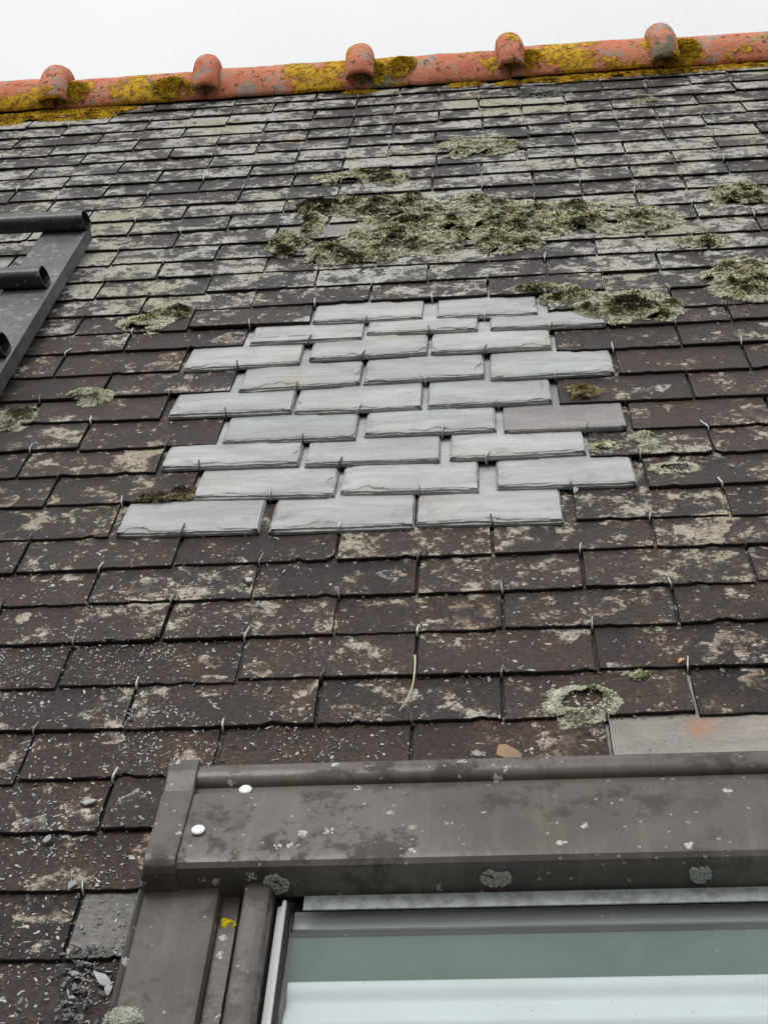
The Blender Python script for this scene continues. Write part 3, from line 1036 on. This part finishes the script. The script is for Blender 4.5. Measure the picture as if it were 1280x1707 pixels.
# below the hood: dark joint, grey strip, then the pane
box('head_seal', 0.0032 - SU, 0.8968 - SU, -0.7775 - SV, -0.700 - SV, -0.030, -0.001, M_RUB, sky_l)
box('head_strip', 0.0155 - SU, 0.885 - SU, -0.7985 - SV, -0.7790 - SV, 0.0165, 0.0185, M_ZINC, sky_l, 0.0005)
gl = box('glass_pane', 0.0034 - SU, 0.8966 - SU, VEND - SV, -0.7985 - SV, 0.0065, 0.0105, G, sky_l)
box('inner_frame', 0.0034 - SU, 0.8966 - SU, -0.7965 - SV, -0.7780 - SV, -0.022, -0.004, M_CAPW, sky_l, 0.001)
box('inner_bead', 0.0034 - SU, 0.8966 - SU, -0.8035 - SV, -0.7967 - SV, -0.022, -0.0030, M_CAPW, sky_l, 0.0006)
box('inner_gasket', 0.0034 - SU, 0.8966 - SU, -0.8100 - SV, -0.8037 - SV, -0.020, -0.0065, M_RUB, sky_l)
V, F = [], []
for i in range(13):                                  # added green sheet for the dark band in the glass, curved to grade it
    f = i / 12
    v, w = -0.8102 - 0.070 * f, -0.0085 - 0.020 * f ** 1.6
    V += [(0.0034, v, w), (0.8966, v, w)]
for i in range(12):
    F.append((2 * i, 2 * i + 2, 2 * i + 3, 2 * i + 1))
shade(fix_normals(mesh('band_sheet', S_(V), F, M_GREEN, sky_l)), 60)
# white blind with cross folds shaped to stand in for stripes reflected in the glass
V, F = [], []
nf = 220
for i in range(nf + 1):
    v = -0.8645 + (VEND + 0.8645) * i / nf
    s = (-0.8645 - v)
    w = -0.0040 + 0.0038 * math.sin(s * 130.0 + 0.2) + 0.0010 * math.sin(s * 310.0 + 1.0)
    if s < 0.012: w = -0.0040 - 0.010 * (1 - s / 0.012) ** 2      # rolled top edge, shaped for a soft shading gradient
    V += [(0.006, v, w), (0.894, v, w)]
for i in range(nf):
    F.append((2 * i, 2 * i + 2, 2 * i + 3, 2 * i + 1))
shade(fix_normals(mesh('blind', S_(V), F, M_WHITE, sky_l)), 60)
box('well', -0.012 - SU, 0.912 - SU, VEND - SV, -0.70 - SV, -0.14, -0.10, M_RUB, sky_l)

# ------------------------------------------------------------------ moss and lichen cushions
def inside(blobs, u, v, wob=0.35):
    """>0 inside the union of wobbly ellipses, 1 at a centre"""
    best = -1.0
    n = noise.noise((u * 22, v * 22, 3.3)) * wob + noise.noise((u * 60, v * 60, 7.7)) * wob * 0.6
    for cu, cv, ru, rv in blobs:
        d = math.hypot((u - cu) / ru, (v - cv) / rv)
        best = max(best, 1 - d)
    return best + n * (0.6 if best > -0.3 else 0)

PAL_MOSS = [(0.81, 0.80, 0.63), (0.71, 0.68, 0.46), (0.54, 0.51, 0.30), (0.20, 0.18, 0.09), (0.05, 0.045, 0.027)]
PAL_CRUST = [(0.74, 0.74, 0.58), (0.66, 0.66, 0.48), (0.52, 0.52, 0.36), (0.25, 0.24, 0.15), (0.09, 0.08, 0.06)]
PAL_GOLD = [(0.80, 0.52, 0.05), (0.72, 0.42, 0.02), (0.62, 0.33, 0.01), (0.42, 0.27, 0.02), (0.20, 0.14, 0.02)]
PAL_GREY = [(0.50, 0.53, 0.48), (0.42, 0.45, 0.40), (0.34, 0.37, 0.32), (0.22, 0.24, 0.2), (0.12, 0.13, 0.11)]

def cushion(name, label, cat, blobs, pal, dens=52000, blade=0.010, height=0.012, ring=False, group=None, base_w=None, dark=0.0, flat=0.6, seed=0, tall=1.0):
    rg = random.Random(seed * 31 + 5)
    u0 = min(b[0] - b[2] * 1.3 for b in blobs); u1 = max(b[0] + b[2] * 1.3 for b in blobs)
    v0 = min(b[1] - b[3] * 1.3 for b in blobs); v1 = max(b[1] + b[3] * 1.3 for b in blobs)
    ou, ov = (u0 + u1) / 2, v0
    sfn = base_w if base_w is not None else surf
    V, F, C = [], [], []
    def hill(u, v, k):
        lump = 0.15 + noise.noise((u * 27, v * 27, 4.4 + seed)) * 0.8 + noise.noise((u * 75, v * 75, 8.2)) * 0.4
        return height * min(1.0, max(0.0, k) * 2.2) * (0.55 + 0.9 * max(-0.4, lump))
    def keep(u, v):
        k = inside(blobs, u, v)
        if k <= 0: return -1
        if ring:
            hole = noise.noise((u * 40, v * 40, 5.1)) * 0.15
            if k > 0.46 + hole and rg.random() < 0.93: return -1
        else:
            gap = noise.noise((u * 19, v * 19, 9.1 + seed))
            if gap < -0.3 and k < 0.5: return -1
        return k
    def pick(u, v, k):
        n = noise.noise((u * 27, v * 27, 4.4 + seed)) + 0.5 * noise.noise((u * 75, v * 75, 8.2))
        x = 0.75 + n * 4.6 + (k - 0.3) * 1.5 + dark + rg.gauss(0, 0.95) - (1.2 if k < 0.12 else 0.0)
        i = max(0, min(4, int(round(x))))
        j = rg.uniform(0.78, 1.2)
        return tuple(c * j for c in pal[i])
    # matted body
    st = 0.0055 if (u1 - u0) < 0.45 else 0.008
    nu_, nv_ = int((u1 - u0) / st) + 1, int((v1 - v0) / st) + 1
    idx = {}
    for i in range(nu_ + 1):
        for j in range(nv_ + 1):
            u = u0 + i * st + rg.uniform(-0.3, 0.3) * st; v = v0 + j * st + rg.uniform(-0.3, 0.3) * st
            k = keep(u, v)
            if k > 0:
                idx[(i, j)] = len(V)
                V.append((u - ou, v - ov, sfn(u, v) + 0.0008 + hill(u, v, k) * 0.75))
                C.append(tuple(x * 0.8 for x in pick(u, v, k)))
    for (i, j), a in idx.items():
        b, c_, d = idx.get((i + 1, j)), idx.get((i + 1, j + 1)), idx.get((i, j + 1))
        if b is not None and c_ is not None and d is not None:
            F.append((a, b, c_, d))
    # sprigs
    blade = blade * 0.62
    count = int((u1 - u0) * (v1 - v0) * dens * 2.0)
    for _ in range(count):
        u, v = rg.uniform(u0, u1), rg.uniform(v0, v1)
        k = keep(u, v)
        if k <= 0: continue
        w = sfn(u, v) + hill(u, v, k) * 0.8
        col = pick(u, v, k)
        l = blade * rg.uniform(0.55, 1.25) * (0.6 + 0.4 * min(1, k * 3))
        for _b in range(4):
            an = rg.uniform(0, 2 * math.pi)
            el = rg.uniform(0.15, 1.35) * tall
            dx, dy, dz = math.cos(an) * math.cos(el), math.sin(an) * math.cos(el), math.sin(el) * flat + 0.12
            wx, wy = -math.sin(an) * l * 0.24, math.cos(an) * l * 0.24
            p = (u - ou + rg.uniform(-1, 1) * l * 0.3, v - ov + rg.uniform(-1, 1) * l * 0.3, w)
            b = len(V)
            m_ = (p[0] + dx * l * 0.55, p[1] + dy * l * 0.55, p[2] + dz * l * 0.55 + l * 0.06)
            V += [p, (m_[0] + wx, m_[1] + wy, m_[2]), (p[0] + dx * l, p[1] + dy * l, p[2] + dz * l), (m_[0] - wx, m_[1] - wy, m_[2])]
            j = rg.uniform(0.8, 1.15)
            lowc = tuple(x * 0.75 for x in col)
            tip = tuple(x * j for x in col)
            C += [lowc, tip, tip, tip]
            F.append((b, b + 1, b + 2, b + 3))
    o = mesh(name, V, F, M_TINT, None, colors=C)
    on_roof(o, ou, ov, 0.0)
    return tag(o, label, cat, group)

GM = 'moss and lichen growing on the slates'
cushion('moss_patch', 'largest sprawling olive and pale moss mat above the new pale slates', 'moss',
 [(0.029, 1.403, 0.127, 0.082), (-0.106, 1.424, 0.095, 0.06), (0.19, 1.378, 0.118, 0.089), (0.278, 1.252, 0.114, 0.17), (0.407, 1.267, 0.138, 0.114), (0.557, 1.242, 0.086, 0.082), (0.074, 1.241, 0.153, 0.113), (-0.011, 1.143, 0.138, 0.07), (-0.085, 1.117, 0.069, 0.06), (0.126, 1.176, 0.075, 0.08), (0.251, 1.158, 0.062, 0.079)],
 PAL_MOSS, 42000, 0.012, 0.020, group=GM, seed=1)
cushion('moss_patch', 'dark straggling moss at the left end of the largest moss mat', 'moss',
 [(-0.194, 1.204, 0.042, 0.082), (-0.151, 1.312, 0.034, 0.098)], PAL_MOSS, 52000, 0.011, 0.016, group=GM, dark=1.1, seed=2)
cushion('moss_patch', 'oval pale moss pad by itself midway between ridge and largest moss mat', 'moss', [(0.214, 1.828, 0.105, 0.09)], PAL_MOSS, 48000, 0.011, 0.013, group=GM, dark=-0.4, seed=3)
cushion('moss_patch', 'thin pale moss streak just above the left of the largest moss mat', 'moss', [(-0.065, 1.642, 0.107, 0.055), (0.015, 1.61, 0.042, 0.045)], PAL_MOSS, 42000, 0.010, 0.009, group=GM, seed=4)
cushion('moss_patch', 'dark moss mat overlapping the top right corner of the new slates', 'moss', [(0.476, 0.772, 0.109, 0.081), (0.529, 0.75, 0.059, 0.062), (0.38, 0.826, 0.067, 0.036), (0.326, 0.87, 0.08, 0.018)], PAL_MOSS, 60000, 0.010, 0.017, group=GM, dark=0.4, seed=5)
cushion('moss_patch', 'upper oval moss cushion at the right edge of the roof', 'moss', [(0.782, 1.364, 0.080, 0.079)], PAL_MOSS, 52000, 0.010, 0.015, group=GM, seed=6)
cushion('moss_patch', 'large round moss cushion at the right edge with grey middle', 'moss', [(0.718, 0.878, 0.082, 0.11)], PAL_MOSS, 60000, 0.010, 0.016, group=GM, seed=7)
cushion('moss_patch', 'small moss cushion between the two cushions at the right edge', 'moss', [(0.665, 1.097, 0.057, 0.048)], PAL_MOSS, 60000, 0.009, 0.014, group=GM, seed=8)
cushion('moss_patch', 'ragged moss on the slates between the ladder and the new slates', 'moss', [(-0.433, 0.799, 0.057, 0.054), (-0.388, 0.846, 0.048, 0.030)], PAL_MOSS, 60000, 0.009, 0.012, group=GM, seed=9)
cushion('lichen_cushion', 'pale lichen tuft below the ladder on a brown slate', 'lichen', [(-0.474, 0.479, 0.045, 0.037)], PAL_CRUST, 90000, 0.007, 0.008, group=GM, dark=0.4, seed=10)
cushion('lichen_cushion', 'pale lichen tuft cut by the left edge below the ladder', 'lichen', [(-0.585, 0.403, 0.045, 0.047)], PAL_CRUST, 90000, 0.007, 0.008, group=GM, dark=0.4, seed=11)
cushion('moss_patch', 'small golden brown moss pad beside the right end of the new slates', 'moss', [(0.375, 0.412, 0.037, 0.032)], [(0.42, 0.36, 0.2), (0.36, 0.3, 0.16), (0.27, 0.2, 0.1), (0.14, 0.11, 0.05), (0.06, 0.05, 0.03)], 110000, 0.007, 0.010, group=GM, seed=12)
cushion('lichen_cushion', 'small round pale green lichen ball right of the new slates', 'lichen', [(0.458, 0.224, 0.020, 0.044)], PAL_CRUST, 130000, 0.007, 0.010, group=GM, dark=-0.2, seed=13)
cushion('moss_patch', 'flaky dark moss under the purple grey slate of the new patch', 'moss', [(0.399, 0.219, 0.032, 0.026)], PAL_MOSS, 80000, 0.006, 0.004, group=GM, dark=0.6, seed=14)
cushion('lichen_cushion', 'flat pale lichen ring below the lichen ball right of the new slates', 'lichen', [(0.495, 0.138, 0.037, 0.023)], PAL_CRUST, 120000, 0.006, 0.005, ring=True, group=GM, dark=-1.0, seed=15)
cushion('lichen_cushion', 'big pale green lichen ring on a dark slate just above the skylight', 'lichen', [(0.317, -0.444, 0.049, 0.040)], PAL_CRUST, 150000, 0.0062, 0.009, ring=True, group=GM, dark=-1.7, seed=16)
cushion('moss_patch', 'tiny dark moss tuft under a slate tail above the skylight', 'moss', [(0.39, -0.388, 0.012, 0.011)], PAL_MOSS, 200000, 0.006, 0.006, group=GM, dark=0.8, seed=17)
cushion('moss_patch', 'brown moss clinging to a slate tail left of the new slates', 'moss', [(-0.246, 0.117, 0.026, 0.031), (-0.285, 0.101, 0.037, 0.013)], [(0.36, 0.32, 0.2), (0.27, 0.23, 0.13), (0.2, 0.15, 0.08), (0.1, 0.075, 0.04), (0.05, 0.04, 0.03)], 90000, 0.006, 0.007, group=GM, seed=18)
cushion('lichen_cushion', 'flat pale oval lichen just under the ridge right of centre', 'lichen', [(0.397, 2.302, 0.093, 0.050)], PAL_GREY, 52000, 0.009, 0.004, group=GM, dark=0.3, seed=19)
cushion('lichen_cushion', 'small flat pale lichen below the golden lichen near the ridge', 'lichen', [(0.657, 2.167, 0.046, 0.046)], PAL_CRUST, 52000, 0.009, 0.005, group=GM, seed=20)
GG = 'golden lichen along the ridge'
cushion('golden_lichen', 'broad golden lichen band under the leftmost ridge tiles', 'lichen', [(-1.012, 2.343, 0.125, 0.07), (-0.861, 2.355, 0.141, 0.075), (-1.1, 2.34, 0.1, 0.07)], PAL_GOLD, 42000, 0.010, 0.007, group=GG, seed=21)
cushion('golden_lichen', 'small golden lichen spot under the middle ridge roll', 'lichen', [(-0.109, 2.420, 0.051, 0.034)], PAL_GOLD, 60000, 0.010, 0.006, group=GG, seed=22)
cushion('golden_lichen', 'golden lichen streak under the ridge right of the middle roll', 'lichen', [(0.177, 2.441, 0.067, 0.04)], PAL_GOLD, 60000, 0.010, 0.006, group=GG, seed=23)
cushion('golden_lichen', 'long golden lichen band under the ridge between the two right rolls', 'lichen', [(0.311, 2.408, 0.041, 0.038), (0.445, 2.440, 0.114, 0.055), (0.562, 2.452, 0.13, 0.055)], PAL_GOLD, 48000, 0.010, 0.007, group=GG, seed=24)
cushion('golden_lichen', 'golden lichen band under the ridge at the right edge', 'lichen', [(0.700, 2.462, 0.10, 0.05), (0.80, 2.470, 0.112, 0.055), (0.937, 2.480, 0.112, 0.06), (1.04, 2.485, 0.1, 0.06)], PAL_GOLD, 48000, 0.010, 0.007, group=GG, seed=25)

def tile_w(u, v):
    cv, cw = yz(0.0, ZC)
    q = RC * RC - (v - ridge_v(u) - cv) ** 2
    return cw + math.sqrt(max(q, 0.0)) if q > 0.0006 else surf(u, v) + 0.004
for i, (u, dv, ru_, rv_, lab) in enumerate((
    (-0.925, -0.098, 0.050, 0.036, 'golden lichen clump on the ridge tile just right of the leftmost roll'),
    (-0.640, -0.104, 0.055, 0.030, 'golden lichen clump on the ridge tile left of the second roll'),
    (-0.060, -0.100, 0.030, 0.034, 'small golden lichen clump against the right side of the middle roll'),
    (0.010, -0.085, 0.045, 0.036, 'round golden lichen clump on the ridge tile right of the middle roll'),
    (0.372, -0.098, 0.034, 0.040, 'golden lichen clump against the right side of the fourth roll'),
    (0.805, -0.092, 0.050, 0.040, 'golden lichen clump against the right side of the rightmost roll'))):
    cushion('golden_lichen', lab, 'lichen', [(u, ridge_v(u) + dv, ru_, rv_)], PAL_GOLD, 70000, 0.010, 0.006, group=GG, base_w=tile_w, dark=-2.6, seed=60 + i)

# lichen on the skylight's metal
def plate_w(w): return lambda u, v: w
def front_lichen(label, u, w, ru, rw, seed):
    rg = random.Random(seed)
    V, F, C = [], [], []
    for _ in range(420):
        an, d = rg.uniform(0, 2 * math.pi), math.sqrt(rg.random())
        x, z = ru * d * math.cos(an), rw * d * math.sin(an)
        if noise.noise((x * 150 + seed, z * 150, 1)) < -0.18: continue
        l = rg.uniform(0.0012, 0.0028)
        t0 = rg.uniform(0, 6.28)
        b = len(V)
        V.append((x, -rg.uniform(0.0006, 0.0030), z))
        C.append(tuple(c * rg.uniform(0.7, 1.1) for c in PAL_GREY[rg.choice((0, 0, 1, 2))]))
        for i in range(5):
            a2 = t0 + i * 1.2566
            V.append((x + l * math.cos(a2), -rg.uniform(0.0, 0.0016), z + l * math.sin(a2)))
            C.append(tuple(c * 0.75 for c in PAL_GREY[1]))
        for i in range(5):
            F.append((b, b + 1 + i, b + 1 + (i + 1) % 5))
    o = mesh('lichen_rosette', V, F, M_TINT, None, colors=C)
    on_roof(o, u, -0.7772, w)
    return tag(o, label, 'lichen', 'lichen rosettes on the skylight hood')
front_lichen('grey green lichen rosette on the hood front beside the end cap', -0.0115, 0.034, 0.012, 0.013, 41)
front_lichen('grey green lichen rosette in the middle of the hood front', 0.2095, 0.036, 0.015, 0.0115, 42)
front_lichen('grey green lichen rosette at the right end of the hood front', 0.411, 0.036, 0.010, 0.012, 43)
cushion('lichen_cushion', 'white lichen cushion on the outer edge of the skylight side cover at the bottom', 'lichen', [(-0.138, -0.948, 0.019, 0.016)], [(0.66, 0.66, 0.58), (0.6, 0.6, 0.5), (0.55, 0.54, 0.43), (0.4, 0.38, 0.3), (0.25, 0.22, 0.17)], 420000, 0.0042, 0.008, base_w=plate_w(0.030), dark=-1.0, seed=44)
def film(label, u, v, w, ru, rv, seed):
    rg = random.Random(seed)
    V, F, C = [(0, 0, 0.0012)], [], [(0.52, 0.42, 0.01)]
    n = 26
    for ring_, h in ((0.6, 0.0012), (1.0, 0.0)):
        for i in range(n):
            an = 2 * math.pi * i / n
            q = ring_ * (1 + 0.25 * math.sin(3 * an + seed) + rg.uniform(-0.12, 0.12))
            V.append((ru * q * math.cos(an), rv * q * math.sin(an), h + rg.uniform(-0.0003, 0.0004) * (ring_ < 1)))
            C.append((0.50, 0.40, 0.01) if ring_ < 1 else (0.30, 0.26, 0.01))
    for i in range(n):
        j = (i + 1) % n
        F += [(0, 1 + i, 1 + j), (1 + i, 1 + n + i, 1 + n + j, 1 + j)]
    o = mesh('yellow_lichen', V, F, M_TINT, None, colors=C)
    on_roof(o, u, v, w)
    return tag(o, label, 'lichen')
film('larger yellow lichen spot in the channel of the skylight side cover', -0.0600, -0.8125, 0.0172, 0.0058, 0.0062, 1)
film('tiny yellow lichen spot against the rail of the skylight side cover', -0.0512, -0.8165, 0.0172, 0.0020, 0.0050, 2)

# ------------------------------------------------------------------ slate chips and litter
rg = random.Random(99)
def chip(V, F, C, u, v, w, l, asp, th, col, tilt, big=False):
    an = rg.uniform(0, 6.283)
    n = rg.choice((7, 8, 9)) if big else rg.choice((4, 5, 5))
    rr = [rg.uniform(0.6, 1.1) if big else 1.0 for _ in range(n)]
    ca, sa = math.cos(an), math.sin(an)
    b = len(V)
    tx, ty = rg.gauss(0, tilt), rg.gauss(0, tilt)
    for h in (0.0, th):
        for i in range(n):
            a2 = 2 * math.pi * i / n + 0.3 * math.sin(i * 2.1 + an)
            x, y = l * rr[i] * math.cos(a2), l * rr[i] * asp * math.sin(a2)
            x, y = x * ca - y * sa, x * sa + y * ca
            V.append((u + x, v + y, w + h + abs(tx) * l + x * tx + y * ty))
            C.append(col)
    F.append(tuple(b + n + i for i in range(n)))
    for i in range(n):
        j = (i + 1) % n
        F.append((b + i, b + j, b + n + j, b + n + i))
V, F, C = [], [], []
made = 0
while made < 15000:
    u, v = rg.uniform(-0.62, 0.5), rg.uniform(-1.0, 0.02)
    dens = max(0.0, min(1.0, (-0.02 - v) / 0.45)) * max(0.05, min(1.0, (0.12 - u) / 0.30))
    if v < -0.6: dens = max(dens, 0.9 if u < -0.1 else 0)
    dens *= 0.15 + 1.1 * max(0, 1.3 * noise.noise((u * 9, v * 9, 0.5)) + 0.8 * noise.noise((u * 45, v * 45, 1.5)) + 0.2)
    if rg.random() > dens: continue
    if v < -0.60 and u > -0.157: continue
    l = 0.0005 + 0.0027 * rg.random() ** 3 + (0.003 if rg.random() < 0.012 else 0)
    g = rg.choice((0.08, 0.14, 0.22, 0.34, 0.5, 0.62)) * rg.uniform(0.8, 1.1)
    wm = rg.choice(((1, 1, 1), (1, 1.02, 1.03), (1, 0.94, 0.85)))
    chip(V, F, C, u, v, surf(u, v) + 0.0002, l, rg.uniform(0.14, 0.45), 0.0004 + l * 0.08, tuple(g * x for x in wm), 0.25)
    made += 1
for _ in range(420):
    v = rg.uniform(-0.98, -0.825)
    u = -0.197 + rg.gauss(0, 0.020)
    if u > -0.156: continue
    l = 0.001 + 0.0048 * rg.random() ** 2.5
    g = rg.choice((0.02, 0.03, 0.05, 0.10, 0.18, 0.34))
    chip(V, F, C, u, v, surf(u, v) + 0.0002 + rg.random() * 0.004, l, rg.uniform(0.25, 0.6), 0.0006 + l * 0.1, (g, g * 1.02, g * 1.04), 0.35)
# rubbish caught along the tails of the courses and round the hooks
for _ in range(2600):
    k = rg.choice((-9, -8, -7, -6, -5, -5, -4, -4, -3, -3, -2, -2, -1, -1, 0))
    a_, b_ = ROWD[k]
    u = rg.uniform(-0.62, 0.55) if rg.random() < 0.55 else rg.choice(HOOKS[k]) + rg.gauss(0, 0.009)
    if not -0.65 < u < 0.6 or (k <= -6 and u > -0.157): continue
    v = a_ + b_ * u + (abs(rg.gauss(0, 0.004)) if rg.random() < 0.5 else -abs(rg.gauss(0, 0.003)) - 0.001)
    l = 0.0006 + 0.0024 * rg.random() ** 2.5
    g = rg.choice((0.03, 0.06, 0.12, 0.2, 0.34))
    wm = rg.choice(((1, 1, 1), (1, 0.85, 0.65), (1, 1.0, 0.75)))
    chip(V, F, C, u, v, surf(u, v) + 0.0003, l, rg.uniform(0.2, 0.7), 0.0006 + l * 0.2, tuple(g * x for x in wm), 0.4)
o = mesh('slate_chips', V, F, M_CHIP, None, colors=C)
o.matrix_world = ROOF
tag(o, 'scattered pale slate chips and dust over the lower left slates', 'debris', kind='stuff')

SHARDS = [(0.226, -0.540, 0.017, 'tan stone fragment wedged above the middle of the skylight hood', (0.42, 0.27, 0.15)),
 (0.192, -0.545, 0.013, 'pale grey stone fragment left of the tan fragment above the hood', (0.34, 0.30, 0.24)),
 (-0.245, -0.603, 0.011, 'pale pointed slate shard lying left of the end cap of the skylight', 0.36),
 (-0.279, -0.664, 0.009, 'small grey slate shard on the course below the pointed shard', 0.30),
 (-0.178, -0.868, 0.013, 'largest pale slate shard lying beside the skylight side cover at the bottom', 0.44),
 (-0.168, -0.882, 0.009, 'narrow white slate splinter below the largest shard beside the side cover', 0.50),
 (-0.206, -0.860, 0.009, 'grey slate shard left of the largest shard beside the side cover', 0.26),
 (-0.235, -0.738, 0.009, 'upright grey slate shard caught in the joint left of the hood', 0.28),
 (-0.118, -0.147, 0.010, 'pale slate splinter lying two courses below the new slates on the left', 0.42),
 (-0.099, -0.205, 0.007, 'small leaf shaped grey slate splinter three courses below the new slates', 0.26),
 (-0.063, -0.400, 0.007, 'dark slate shard at a course edge above the skylight hood', 0.13),
 (0.343, 0.0745, 0.009, 'grey slate chip wedged under a hook at the lower right of the new slates', 0.40)]
for u, v, l, lab, g in SHARDS:
    V, F, C = [], [], []
    chip(V, F, C, 0, 0, surf(u, v) + 0.0012, l, rg.uniform(0.4, 0.6), 0.0026, g if isinstance(g, tuple) else (g, g * 1.02, g * 1.04), 0.22, True)
    o = mesh('slate_shard', V, F, M_CHIP, None, colors=C)
    on_roof(o, u, v, 0)
    bevel(o, 0.0005, 1)
    tag(o, lab, 'shard', 'slate shards left on the roof')

# pale grass stem
pts = []
for i in range(15):
    f = i / 14
    u = 0.1155 + 0.0030 * math.sin(f * 2.2) - 0.0185 * f ** 2.6
    v = -0.3387 - 0.117 * f
    pts.append((u - 0.11, v + 0.40, max(surf(u, v), surf(u, v + 0.012), surf(u, v - 0.008)) + 0.0035 + 0.003 * math.sin(f * 3.1)))
V, F = tube(pts, 0.0016, 6, 0.0007)
o = mesh('grass_stem', V, F, None, None, smooth=True)
N = NT('dry_grass')
M_GRASS = N.finish(N.mix(N.noise(60, 3), (0.36, 0.38, 0.2), (0.52, 0.52, 0.36)), 0.7)
o.data.materials.clear(); o.data.materials.append(M_GRASS)
on_roof(o, 0.11, -0.40)
tag(o, 'pale green dry grass stem lying across two courses in the middle', 'grass')
# curled orange leaf caught at a hook
V, F = [], []
for i in range(9):
    f = i / 8
    for s in (-1, 0, 1):
        wd = 0.0042 * math.sin(math.pi * (0.12 + 0.88 * f)) + 0.0003
        V.append((-0.009 + 0.018 * f, s * wd + 0.002 * math.sin(f * 3), 0.002 + 0.003 * math.sin(f * 2.8) + (0.0022 if s else 0)))
for i in range(8):
    for s in (0, 1):
        a = i * 3 + s
        F.append((a, a + 3, a + 4, a + 1))
N = NT('orange_leaf')
M_LEAF = N.finish(N.mix(N.noise(90, 3), (0.55, 0.2, 0.06), (0.65, 0.42, 0.25)), 0.7)
o = mesh('dead_leaf', V, F, M_LEAF, None, smooth=True)
m = o.modifiers.new('thickness', 'SOLIDIFY'); m.thickness = 0.0005
on_roof(o, 0.444, -0.368, surf(0.444, -0.368))
o.data.transform(Matrix.Rotation(0.6, 4, 'Z') @ Matrix.Scale(0.62, 4))
tag(o, 'curled orange dead leaf caught on a hook above the skylight', 'leaf')

# ------------------------------------------------------------------ ground far below
N = NT('ground_grass')
M_GND = N.finish(N.mix(N.noise(0.3, 5), (0.035, 0.045, 0.02), (0.06, 0.058, 0.042)), 0.95)
o = mesh('ground', [(-600, -600, 0), (600, -600, 0), (600, 600, 0), (-600, 600, 0)], [(0, 1, 2, 3)], M_GND)
tag(o, kind='structure')
